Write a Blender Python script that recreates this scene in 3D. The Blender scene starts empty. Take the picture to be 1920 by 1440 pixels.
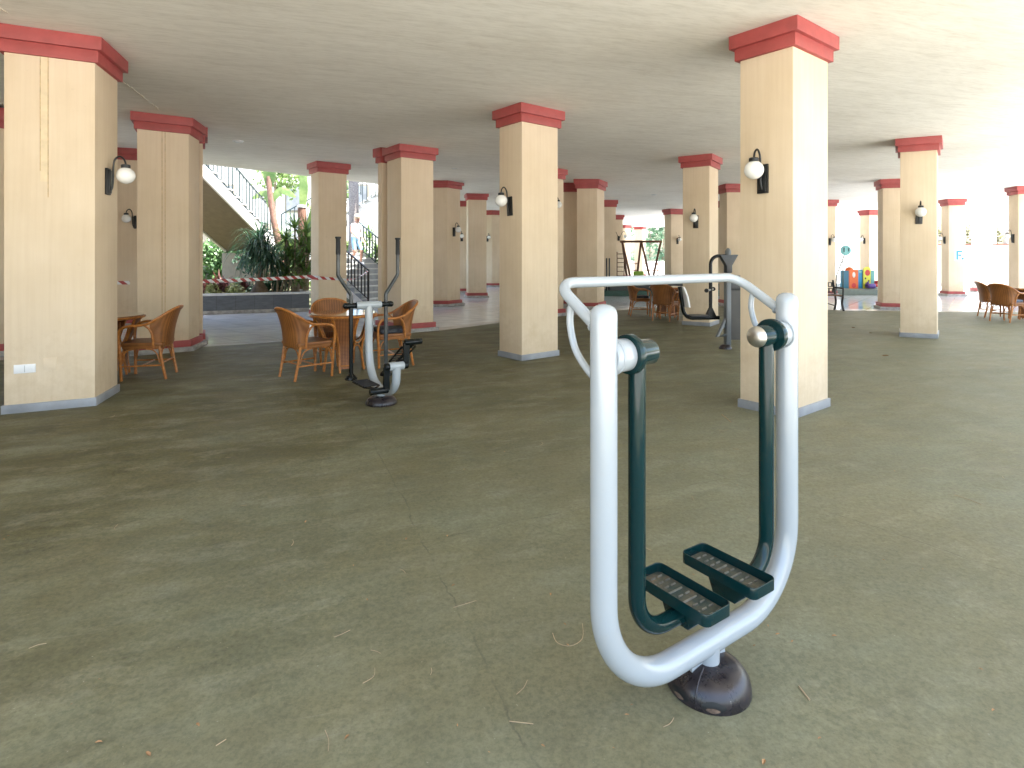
import bpy, bmesh, math, random
from mathutils import Vector, Matrix
random.seed(7)
R = math.radians
scene = bpy.context.scene
C = scene.collection

# ------------------------------------------------------------------ camera, sky, sun, exposure
EYE = 1.48; F = 1075.0; CX = 960.0; HY = 481.0
cam_d = bpy.data.cameras.new('camera'); cam = bpy.data.objects.new('camera', cam_d); C.objects.link(cam)
cam.location = (0, 0, EYE); cam.rotation_euler = (R(90), 0, 0)
cam_d.sensor_width = 36.0; cam_d.lens = 36.0 * F / 1920.0
cam_d.shift_y = -(720.0 - HY) / 1920.0
cam_d.clip_start = 0.05; cam_d.clip_end = 600.0
scene.camera = cam
SUN_EL, SUN_AZ = 72.0, 108.0            # azimuth clockwise from +Y
w = bpy.data.worlds.new('World'); scene.world = w; w.use_nodes = True
nt = w.node_tree
bg = nt.nodes['Background']
sky = nt.nodes.new('ShaderNodeTexSky'); sky.sky_type = 'NISHITA'; sky.sun_disc = False
sky.sun_elevation = R(SUN_EL); sky.sun_rotation = R(SUN_AZ); sky.air_density = 1.2; sky.dust_density = 2.5
nt.links.new(sky.outputs[0], bg.inputs[0]); bg.inputs[1].default_value = 0.15
sl = bpy.data.lights.new('sun', 'SUN'); sl.energy = 5.0; sl.angle = R(0.5); sl.color = (1.0, 0.97, 0.91)
so = bpy.data.objects.new('sun', sl); C.objects.link(so)
sdir = Vector((math.sin(R(SUN_AZ)) * math.cos(R(SUN_EL)), math.cos(R(SUN_AZ)) * math.cos(R(SUN_EL)), math.sin(R(SUN_EL))))
so.rotation_euler = (-sdir).to_track_quat('-Z', 'Y').to_euler(); so.location = (10, -10, 30)
scene.view_settings.view_transform = 'Standard'; scene.view_settings.look = 'None'
scene.view_settings.exposure = 2.55; scene.view_settings.gamma = 1.0
scene.cycles.use_denoising = True
scene.cycles.max_bounces = 10; scene.cycles.diffuse_bounces = 6; scene.cycles.glossy_bounces = 4
scene.cycles.sample_clamp_indirect = 6.0

# ------------------------------------------------------------------ materials
def new_mat(name):
    m = bpy.data.materials.new(name); m.use_nodes = True
    return m, m.node_tree, m.node_tree.nodes['Principled BSDF']
def coords(nt, scale=(1, 1, 1), rot=(0, 0, 0), world=False):
    mp = nt.nodes.new('ShaderNodeMapping')
    if world:
        g = nt.nodes.new('ShaderNodeNewGeometry'); nt.links.new(g.outputs['Position'], mp.inputs[0])
    else:
        t = nt.nodes.new('ShaderNodeTexCoord'); nt.links.new(t.outputs['Object'], mp.inputs[0])
    mp.inputs['Rotation'].default_value = rot
    if any(rot):                       # turn first, stretch after
        m2 = nt.nodes.new('ShaderNodeMapping'); nt.links.new(mp.outputs[0], m2.inputs[0]); m2.inputs['Scale'].default_value = scale
        return m2
    mp.inputs['Scale'].default_value = scale
    return mp
def noise(nt, vec, scale, detail=4.0, rough=0.55):
    n = nt.nodes.new('ShaderNodeTexNoise'); n.inputs['Scale'].default_value = scale
    n.inputs['Detail'].default_value = detail; n.inputs['Roughness'].default_value = rough
    nt.links.new(vec.outputs[0], n.inputs['Vector']); return n
def ramp(nt, fac, stops):
    r = nt.nodes.new('ShaderNodeValToRGB'); e = r.color_ramp.elements
    while len(e) < len(stops): e.new(0.5)
    for i, (p, c) in enumerate(stops):
        e[i].position = p; e[i].color = (*c, 1) if len(c) == 3 else c
    nt.links.new(fac, r.inputs[0]); return r
def mix(nt, fac, a, b, mode='MIX'):
    m = nt.nodes.new('ShaderNodeMix'); m.data_type = 'RGBA'; m.blend_type = mode
    for s, v in ((m.inputs[0], fac), (m.inputs[6], a), (m.inputs[7], b)):
        if hasattr(v, 'is_linked') or isinstance(v, bpy.types.NodeSocket): nt.links.new(v, s)
        elif isinstance(v, (int, float)): s.default_value = v
        else: s.default_value = (*v, 1)
    return m.outputs[2]
def math_node(nt, op, a, b=None, clamp=False):
    m = nt.nodes.new('ShaderNodeMath'); m.operation = op; m.use_clamp = clamp
    for i, v in enumerate((a, b)):
        if v is None: continue
        if isinstance(v, bpy.types.NodeSocket): nt.links.new(v, m.inputs[i])
        else: m.inputs[i].default_value = v
    return m.outputs[0]
def bump(nt, bs, h, strength, dist=0.01):
    b = nt.nodes.new('ShaderNodeBump'); b.inputs['Strength'].default_value = strength; b.inputs['Distance'].default_value = dist
    nt.links.new(h, b.inputs['Height']); nt.links.new(b.outputs[0], bs.inputs['Normal'])
def simple(name, col, rough=0.5, metal=0.0, var=0.12, nscale=6.0, coat=0.0, bmp=0.0, bscale=60.0):
    m, nt, bs = new_mat(name)
    v = coords(nt); n = noise(nt, v, nscale, 5)
    a = tuple(max(0, c * (1 - var)) for c in col); b = tuple(min(1, c * (1 + var)) for c in col)
    r = ramp(nt, n.outputs[0], [(0.3, a), (0.7, b)])
    nt.links.new(r.outputs[0], bs.inputs['Base Color'])
    bs.inputs['Roughness'].default_value = rough; bs.inputs['Metallic'].default_value = metal
    bs.inputs['Coat Weight'].default_value = coat; bs.inputs['Coat Roughness'].default_value = 0.08
    if bmp: bump(nt, bs, noise(nt, v, bscale, 3).outputs[0], bmp, 0.004)
    return m
def stucco_mat():
    m, nt, bs = new_mat('cream_stucco')
    v = coords(nt, (26, 26, 0.9), world=True); n = noise(nt, v, 1.0, 6, 0.6)
    v2 = coords(nt, (1, 1, 1), world=True); n2 = noise(nt, v2, 1.3, 5)
    c1 = ramp(nt, n.outputs[0], [(0.3, (0.685, 0.552, 0.395)), (0.52, (0.715, 0.583, 0.425)), (0.75, (0.735, 0.608, 0.45))])
    c2 = ramp(nt, n2.outputs[0], [(0.3, (0.90, 0.88, 0.84)), (0.65, (1, 1, 1))])
    col = mix(nt, 1.0, c1.outputs[0], c2.outputs[0], 'MULTIPLY')
    # scuffs low on the shaft
    n3 = noise(nt, v2, 9.0, 6, 0.7)
    sc = ramp(nt, n3.outputs[0], [(0.66, (0, 0, 0)), (0.74, (1, 1, 1))])
    col = mix(nt, math_node(nt, 'MULTIPLY', sc.outputs[0], 0.25), col, (0.44, 0.34, 0.24))
    gz = nt.nodes.new('ShaderNodeNewGeometry'); sz = nt.nodes.new('ShaderNodeSeparateXYZ'); nt.links.new(gz.outputs['Position'], sz.inputs[0])
    lowm = math_node(nt, 'SUBTRACT', 1.0, math_node(nt, 'DIVIDE', sz.outputs[2], 0.9), clamp=True)
    spl = ramp(nt, math_node(nt, 'ADD', math_node(nt, 'MULTIPLY', lowm, 0.28), math_node(nt, 'MULTIPLY', noise(nt, v2, 5.0, 8, 0.75).outputs[0], 0.8)), [(0.50, (0, 0, 0)), (0.66, (1, 1, 1))])
    col = mix(nt, math_node(nt, 'MULTIPLY', spl.outputs[0], 0.30), col, (0.50, 0.36, 0.20))
    drip = ramp(nt, noise(nt, coords(nt, (9, 9, 0.35), world=True), 1.0, 5, 0.65).outputs[0], [(0.62, (0, 0, 0)), (0.78, (1, 1, 1))])
    col = mix(nt, math_node(nt, 'MULTIPLY', drip.outputs[0], 0.25), col, (0.56, 0.42, 0.24))
    nt.links.new(col, bs.inputs['Base Color']); bs.inputs['Roughness'].default_value = 0.62
    bs.inputs['Specular IOR Level'].default_value = 0.3
    bump(nt, bs, n.outputs[0], 0.22, 0.005)
    return m
def ceiling_mat():
    m, nt, bs = new_mat('brushed_ceiling')
    v = coords(nt, (0.8, 5.0, 1), (0, 0, R(-17)), world=True); n = noise(nt, v, 1.6, 8, 0.7)
    v2 = coords(nt, world=True); n2 = noise(nt, v2, 0.45, 4)
    c1 = ramp(nt, n.outputs[0], [(0.25, (0.73, 0.695, 0.625)), (0.5, (0.83, 0.80, 0.735)), (0.75, (0.88, 0.85, 0.785))])
    c2 = ramp(nt, n2.outputs[0], [(0.3, (0.88, 0.87, 0.86)), (0.65, (1, 1, 1))])
    col = mix(nt, 1.0, c1.outputs[0], c2.outputs[0], 'MULTIPLY')
    st = ramp(nt, noise(nt, v2, 1.1, 8, 0.75).outputs[0], [(0.56, (0, 0, 0)), (0.70, (1, 1, 1))])
    col = mix(nt, math_node(nt, 'MULTIPLY', st.outputs[0], 0.22), col, (0.56, 0.49, 0.40))
    fine = ramp(nt, noise(nt, coords(nt, (3.0, 14.0, 1), (0, 0, R(-17)), world=True), 2.0, 5, 0.7).outputs[0], [(0.30, (0.88, 0.875, 0.86)), (0.55, (1, 1, 1))])
    col = mix(nt, 1.0, col, fine.outputs[0], 'MULTIPLY')
    nt.links.new(col, bs.inputs['Base Color']); bs.inputs['Roughness'].default_value = 0.8
    bs.inputs['Specular IOR Level'].default_value = 0.15
    bump(nt, bs, n.outputs[0], 0.25, 0.006)
    return m
def crack(nt, geo_sep, wob, p, q, width):
    # 1 on a hairline through p and q (world x, y)
    d = (Vector(q) - Vector(p)).normalized(); n = Vector((-d.y, d.x)); c = n.dot(Vector(p))
    a = math_node(nt, 'MULTIPLY', geo_sep.outputs[0], n.x); b = math_node(nt, 'MULTIPLY', geo_sep.outputs[1], n.y)
    s = math_node(nt, 'SUBTRACT', math_node(nt, 'ADD', a, b), c)
    s = math_node(nt, 'ABSOLUTE', math_node(nt, 'ADD', s, wob))
    line = math_node(nt, 'SUBTRACT', 1.0, math_node(nt, 'DIVIDE', s, width), clamp=True)
    along = math_node(nt, 'ADD', math_node(nt, 'MULTIPLY', geo_sep.outputs[0], d.x), math_node(nt, 'MULTIPLY', geo_sep.outputs[1], d.y))
    t0, t1 = d.dot(Vector(p)), d.dot(Vector(q))
    ok = math_node(nt, 'MULTIPLY', math_node(nt, 'GREATER_THAN', along, t0), math_node(nt, 'LESS_THAN', along, t1))
    return math_node(nt, 'MULTIPLY', line, ok)
def floor_mat():
    m, nt, bs = new_mat('worn_green_floor')
    v = coords(nt, world=True)
    vs = coords(nt, (1.0, 2.0, 1), (0, 0, R(-20)), world=True)
    big = noise(nt, vs, 0.9, 6, 0.62); mid = noise(nt, vs, 4.5, 7, 0.68); fine = noise(nt, v, 120.0, 4, 0.7); sm = noise(nt, v, 28.0, 6, 0.7)
    c = ramp(nt, big.outputs[0], [(0.36, (0.088, 0.082, 0.038)), (0.5, (0.126, 0.117, 0.060)), (0.64, (0.164, 0.168, 0.108))])
    c2 = ramp(nt, mid.outputs[0], [(0.34, (0.62, 0.60, 0.52)), (0.48, (0.95, 0.94, 0.91)), (0.66, (1.18, 1.18, 1.15))])
    col = mix(nt, 1.0, c.outputs[0], c2.outputs[0], 'MULTIPLY')
    brown = noise(nt, v, 0.7, 5, 0.6)
    br = ramp(nt, brown.outputs[0], [(0.45, (0, 0, 0)), (0.70, (1, 1, 1))])
    col = mix(nt, math_node(nt, 'MULTIPLY', br.outputs[0], 0.45), col, (0.175, 0.150, 0.085))
    dust = ramp(nt, noise(nt, vs, 2.1, 8, 0.72).outputs[0], [(0.50, (0, 0, 0)), (0.70, (1, 1, 1))])
    col = mix(nt, math_node(nt, 'MULTIPLY', dust.outputs[0], 0.55), col, (0.29, 0.29, 0.215))
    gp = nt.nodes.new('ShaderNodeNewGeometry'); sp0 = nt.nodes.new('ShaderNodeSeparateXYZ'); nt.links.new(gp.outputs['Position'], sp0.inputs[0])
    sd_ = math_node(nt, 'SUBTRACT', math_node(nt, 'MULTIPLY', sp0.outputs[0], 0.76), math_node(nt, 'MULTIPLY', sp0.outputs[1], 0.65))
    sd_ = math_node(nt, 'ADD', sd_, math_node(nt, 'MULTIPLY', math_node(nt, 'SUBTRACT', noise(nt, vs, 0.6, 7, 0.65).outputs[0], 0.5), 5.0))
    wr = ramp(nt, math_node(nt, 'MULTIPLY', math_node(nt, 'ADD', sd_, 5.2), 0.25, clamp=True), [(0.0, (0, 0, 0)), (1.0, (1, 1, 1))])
    col = mix(nt, math_node(nt, 'MULTIPLY', wr.outputs[0], 0.55), col, (0.225, 0.226, 0.158))  # paler towards the open side: daylight falloff put into the floor colour
    spk = ramp(nt, sm.outputs[0], [(0.35, (0.82, 0.82, 0.8)), (0.6, (1, 1, 1))])
    col = mix(nt, 0.8, col, spk.outputs[0], 'MULTIPLY')
    sp2 = ramp(nt, fine.outputs[0], [(0.3, (0.78, 0.78, 0.78)), (0.55, (1, 1, 1)), (0.8, (1, 1, 1))])
    col = mix(nt, 0.9, col, sp2.outputs[0], 'MULTIPLY')
    stn = ramp(nt, noise(nt, v, 1.9, 7, 0.72).outputs[0], [(0.27, (1, 1, 1)), (0.40, (0, 0, 0))])
    col = mix(nt, math_node(nt, 'MULTIPLY', stn.outputs[0], 0.5), col, (0.075, 0.07, 0.045))
    wsp = ramp(nt, noise(nt, v, 75.0, 3, 0.6).outputs[0], [(0.70, (0, 0, 0)), (0.76, (1, 1, 1))])
    col = mix(nt, math_node(nt, 'MULTIPLY', wsp.outputs[0], 0.45), col, (0.42, 0.40, 0.33))
    hue = ramp(nt, noise(nt, v, 1.1, 6, 0.65).outputs[0], [(0.38, (1.03, 0.99, 0.89)), (0.62, (0.98, 1.0, 0.98))])
    col = mix(nt, 1.0, col, hue.outputs[0], 'MULTIPLY')
    gr = ramp(nt, noise(nt, v, 46.0, 3, 0.7).outputs[0], [(0.38, (0.74, 0.74, 0.72)), (0.5, (1, 1, 1)), (0.64, (1.16, 1.16, 1.14))])
    col = mix(nt, 0.5, col, gr.outputs[0], 'MULTIPLY')
    # scratches
    vw = coords(nt, (2.0, 34.0, 1), (0, 0, R(-14)), world=True)
    scr = ramp(nt, noise(nt, vw, 1.2, 3, 0.5).outputs[0], [(0.70, (0, 0, 0)), (0.80, (1, 1, 1))])
    col = mix(nt, math_node(nt, 'MULTIPLY', scr.outputs[0], 0.28), col, (0.34, 0.33, 0.28))
    g = nt.nodes.new('ShaderNodeNewGeometry'); sep = nt.nodes.new('ShaderNodeSeparateXYZ'); nt.links.new(g.outputs['Position'], sep.inputs[0])
    wob = math_node(nt, 'MULTIPLY', math_node(nt, 'SUBTRACT', noise(nt, v, 1.3, 8, 0.75).outputs[0], 0.5), 0.13)
    k1 = crack(nt, sep, wob, (-1.3, 5.06), (0.25, 1.2), 0.006)
    k2 = crack(nt, sep, wob, (1.0, 4.38), (3.2, 1.54), 0.006)
    k3 = crack(nt, sep, wob, (-0.4, 3.0), (2.2, 4.15), 0.005)
    k4 = crack(nt, sep, wob, (-7.0, 4.9), (0.6, 7.4), 0.007)
    k5 = crack(nt, sep, wob, (2.6, 6.0), (8.5, 8.2), 0.008)
    kk = math_node(nt, 'MAXIMUM', k1, math_node(nt, 'MAXIMUM', k2, math_node(nt, 'MAXIMUM', k3, math_node(nt, 'MAXIMUM', k4, k5))))
    brk = ramp(nt, noise(nt, v, 7.0, 4).outputs[0], [(0.38, (0.1, 0.1, 0.1)), (0.55, (1, 1, 1))])
    kk = math_node(nt, 'MULTIPLY', kk, brk.outputs[0])
    col = mix(nt, math_node(nt, 'MULTIPLY', kk, 0.58), col, (0.07, 0.065, 0.045))
    nt.links.new(col, bs.inputs['Base Color'])
    rr = ramp(nt, mid.outputs[0], [(0.3, (0.50, 0.50, 0.50)), (0.7, (0.68, 0.68, 0.68))]); nt.links.new(rr.outputs[0], bs.inputs['Roughness'])
    bs.inputs['Specular IOR Level'].default_value = 0.35
    h = math_node(nt, 'SUBTRACT', math_node(nt, 'ADD', math_node(nt, 'MULTIPLY', fine.outputs[0], 0.5), sm.outputs[0]), math_node(nt, 'MULTIPLY', kk, 1.2))
    bump(nt, bs, h, 0.22, 0.004)
    return m
def tile_mat(name, c1, c2, size, mortar, rot, rough, gap=0.006):
    m, nt, bs = new_mat(name)
    v = coords(nt, (1, 1, 1), (0, 0, R(rot)), world=True)
    b = nt.nodes.new('ShaderNodeTexBrick'); b.offset = 0.0; b.inputs['Scale'].default_value = 1.0
    b.inputs['Brick Width'].default_value = size; b.inputs['Row Height'].default_value = size; b.inputs['Mortar Size'].default_value = gap
    b.inputs['Color1'].default_value = (*c1, 1); b.inputs['Color2'].default_value = (*c2, 1); b.inputs['Mortar'].default_value = (*mortar, 1)
    nt.links.new(v.outputs[0], b.inputs['Vector'])
    n = noise(nt, coords(nt, (1, 2.2, 1), world=True), 2.2, 7, 0.65)
    r = ramp(nt, n.outputs[0], [(0.3, (0.80, 0.80, 0.79)), (0.6, (1, 1, 1))])
    nt.links.new(mix(nt, 1.0, b.outputs[0], r.outputs[0], 'MULTIPLY'), bs.inputs['Base Color'])
    bs.inputs['Roughness'].default_value = rough
    return m
def slate_mat():
    m, nt, bs = new_mat('slate_cladding')
    v = coords(nt, (1, 1, 1), world=False)
    b = nt.nodes.new('ShaderNodeTexBrick'); b.offset = 0.0; b.inputs['Brick Width'].default_value = 0.45; b.inputs['Row Height'].default_value = 0.60
    b.inputs['Scale'].default_value = 1.0; b.inputs['Mortar Size'].default_value = 0.004
    b.inputs['Color1'].default_value = (0.085, 0.095, 0.11, 1); b.inputs['Color2'].default_value = (0.12, 0.13, 0.145, 1); b.inputs['Mortar'].default_value = (0.05, 0.05, 0.05, 1)
    mp = coords(nt, (1, 1, 1), (R(90), 0, 0)); nt.links.new(mp.outputs[0], b.inputs['Vector'])
    n = noise(nt, coords(nt, (2, 2, 9)), 2.0, 6, 0.65)
    r = ramp(nt, n.outputs[0], [(0.3, (0.6, 0.6, 0.6)), (0.7, (1.1, 1.1, 1.1))])
    nt.links.new(mix(nt, 1.0, b.outputs[0], r.outputs[0], 'MULTIPLY'), bs.inputs['Base Color']); bs.inputs['Roughness'].default_value = 0.45
    return m
def weave_mat(name, dark, light, k=150.0):
    m, nt, bs = new_mat(name)
    def wav(rot_axis, sc):
        wv = nt.nodes.new('ShaderNodeTexWave'); wv.wave_type = 'BANDS'; wv.bands_direction = rot_axis
        wv.inputs['Scale'].default_value = sc; wv.inputs['Distortion'].default_value = 0.6; wv.inputs['Detail'].default_value = 1.0
        v = coords(nt); nt.links.new(v.outputs[0], wv.inputs['Vector']); return wv
    a = wav('Z', k / 6.283); b = wav('Y', 9.0)
    f = math_node(nt, 'MULTIPLY', a.outputs['Fac'], math_node(nt, 'ADD', math_node(nt, 'MULTIPLY', b.outputs['Fac'], 0.75), 0.25))
    n = noise(nt, coords(nt), 7.0, 5)
    f2 = math_node(nt, 'ADD', math_node(nt, 'MULTIPLY', f, 0.6), math_node(nt, 'MULTIPLY', n.outputs[0], 0.5))
    r = ramp(nt, f2, [(0.2, dark), (0.75, light)])
    nt.links.new(r.outputs[0], bs.inputs['Base Color']); bs.inputs['Roughness'].default_value = 0.45
    bump(nt, bs, f, 0.6, 0.004)
    return m
def pole_mat():
    m, nt, bs = new_mat('rattan_pole')
    n = noise(nt, coords(nt, (3, 3, 3)), 9.0, 5)
    r = ramp(nt, n.outputs[0], [(0.3, (0.26, 0.085, 0.016)), (0.55, (0.42, 0.155, 0.030)), (0.75, (0.53, 0.225, 0.055))])
    nt.links.new(r.outputs[0], bs.inputs['Base Color']); bs.inputs['Roughness'].default_value = 0.32
    return m
def leaf_mat(name, a, b, trans=0.25):
    m, nt, bs = new_mat(name)
    n = noise(nt, coords(nt, world=True), 2.3, 5, 0.7)
    r = ramp(nt, n.outputs[0], [(0.32, a), (0.68, b)])
    nt.links.new(r.outputs[0], bs.inputs['Base Color']); bs.inputs['Roughness'].default_value = 0.45
    t = nt.nodes.new('ShaderNodeBsdfTranslucent'); nt.links.new(r.outputs[0], t.inputs[0])
    mx = nt.nodes.new('ShaderNodeMixShader'); mx.inputs[0].default_value = trans
    out = nt.nodes['Material Output']; nt.links.new(bs.outputs[0], mx.inputs[1]); nt.links.new(t.outputs[0], mx.inputs[2]); nt.links.new(mx.outputs[0], out.inputs[0])
    return m
def dusty_tray_mat():
    m, nt, bs = new_mat('dusty_tread')
    v = coords(nt); n = noise(nt, v, 14.0, 6, 0.7)
    r = ramp(nt, n.outputs[0], [(0.36, (0.025, 0.045, 0.038)), (0.55, (0.075, 0.072, 0.05)), (0.72, (0.17, 0.12, 0.07))])
    nt.links.new(r.outputs[0], bs.inputs['Base Color']); bs.inputs['Roughness'].default_value = 0.7
    bump(nt, bs, noise(nt, v, 80, 3).outputs[0], 0.3, 0.003)
    return m
def rubber_mat():
    m, nt, bs = new_mat('scuffed_black_base')
    v = coords(nt); n = noise(nt, v, 9.0, 7, 0.7)
    r = ramp(nt, n.outputs[0], [(0.35, (0.014, 0.011, 0.012)), (0.6, (0.030, 0.023, 0.025)), (0.80, (0.10, 0.075, 0.07))])
    sp = ramp(nt, noise(nt, v, 70.0, 2).outputs[0], [(0.74, (0, 0, 0)), (0.78, (1, 1, 1))])
    nt.links.new(mix(nt, math_node(nt, 'MULTIPLY', sp.outputs[0], 0.5), r.outputs[0], (0.35, 0.33, 0.3)), bs.inputs['Base Color'])
    rr = ramp(nt, n.outputs[0], [(0.3, (0.20,) * 3), (0.7, (0.42,) * 3)]); nt.links.new(rr.outputs[0], bs.inputs['Roughness'])
    return m
def paint_mat(name, col, rough, dirt=(0.4, 0.36, 0.3), amt=0.35, spec=0.5):
    m, nt, bs = new_mat(name)
    v = coords(nt); n = noise(nt, v, 7.0, 8, 0.75)
    f = ramp(nt, n.outputs[0], [(0.54, (0, 0, 0)), (0.74, (1, 1, 1))])
    chip = ramp(nt, noise(nt, v, 55.0, 4, 0.6).outputs[0], [(0.72, (0, 0, 0)), (0.76, (1, 1, 1))])
    c = mix(nt, math_node(nt, 'MULTIPLY', f.outputs[0], amt), col, dirt)
    c = mix(nt, math_node(nt, 'MULTIPLY', math_node(nt, 'MULTIPLY', chip.outputs[0], f.outputs[0]), 0.5), c, tuple(x * 0.35 for x in dirt))
    nt.links.new(c, bs.inputs['Base Color'])
    rr = ramp(nt, noise(nt, v, 6.0, 6).outputs[0], [(0.3, (rough * 0.8,) * 3), (0.7, (rough * 1.35,) * 3)]); nt.links.new(rr.outputs[0], bs.inputs['Roughness'])
    bs.inputs['Specular IOR Level'].default_value = spec
    bump(nt, bs, noise(nt, v, 40, 3).outputs[0], 0.05, 0.003)
    return m
def tape_mat():
    m, nt, bs = new_mat('barrier_tape')
    g = nt.nodes.new('ShaderNodeNewGeometry'); sep = nt.nodes.new('ShaderNodeSeparateXYZ'); nt.links.new(g.outputs['Position'], sep.inputs[0])
    s = math_node(nt, 'ADD', math_node(nt, 'MULTIPLY', sep.outputs[0], 0.85), math_node(nt, 'MULTIPLY', sep.outputs[1], 0.52))
    s = math_node(nt, 'ADD', s, math_node(nt, 'MULTIPLY', sep.outputs[2], 1.1))
    fr = math_node(nt, 'FRACT', math_node(nt, 'MULTIPLY', s, 5.2))
    st = math_node(nt, 'GREATER_THAN', fr, 0.5)
    nt.links.new(mix(nt, st, (0.82, 0.82, 0.82), (0.42, 0.035, 0.03)), bs.inputs['Base Color']); bs.inputs['Roughness'].default_value = 0.4
    return m
def opal_mat():
    m, nt, bs = new_mat('opal_glass')
    n = noise(nt, coords(nt), 5.0, 3)
    r = ramp(nt, n.outputs[0], [(0.3, (0.80, 0.79, 0.75)), (0.7, (0.86, 0.86, 0.84))])
    nt.links.new(r.outputs[0], bs.inputs['Base Color']); bs.inputs['Roughness'].default_value = 0.25
    bs.inputs['Subsurface Weight'].default_value = 0.0
    return m
def trunk_mat(name, a, b, k=(1, 1, 6)):
    m, nt, bs = new_mat(name)
    n = noise(nt, coords(nt, k), 7.0, 6, 0.7)
    r = ramp(nt, n.outputs[0], [(0.35, a), (0.65, b)])
    nt.links.new(r.outputs[0], bs.inputs['Base Color']); bs.inputs['Roughness'].default_value = 0.85
    bump(nt, bs, n.outputs[0], 0.8, 0.03)
    return m

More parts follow.
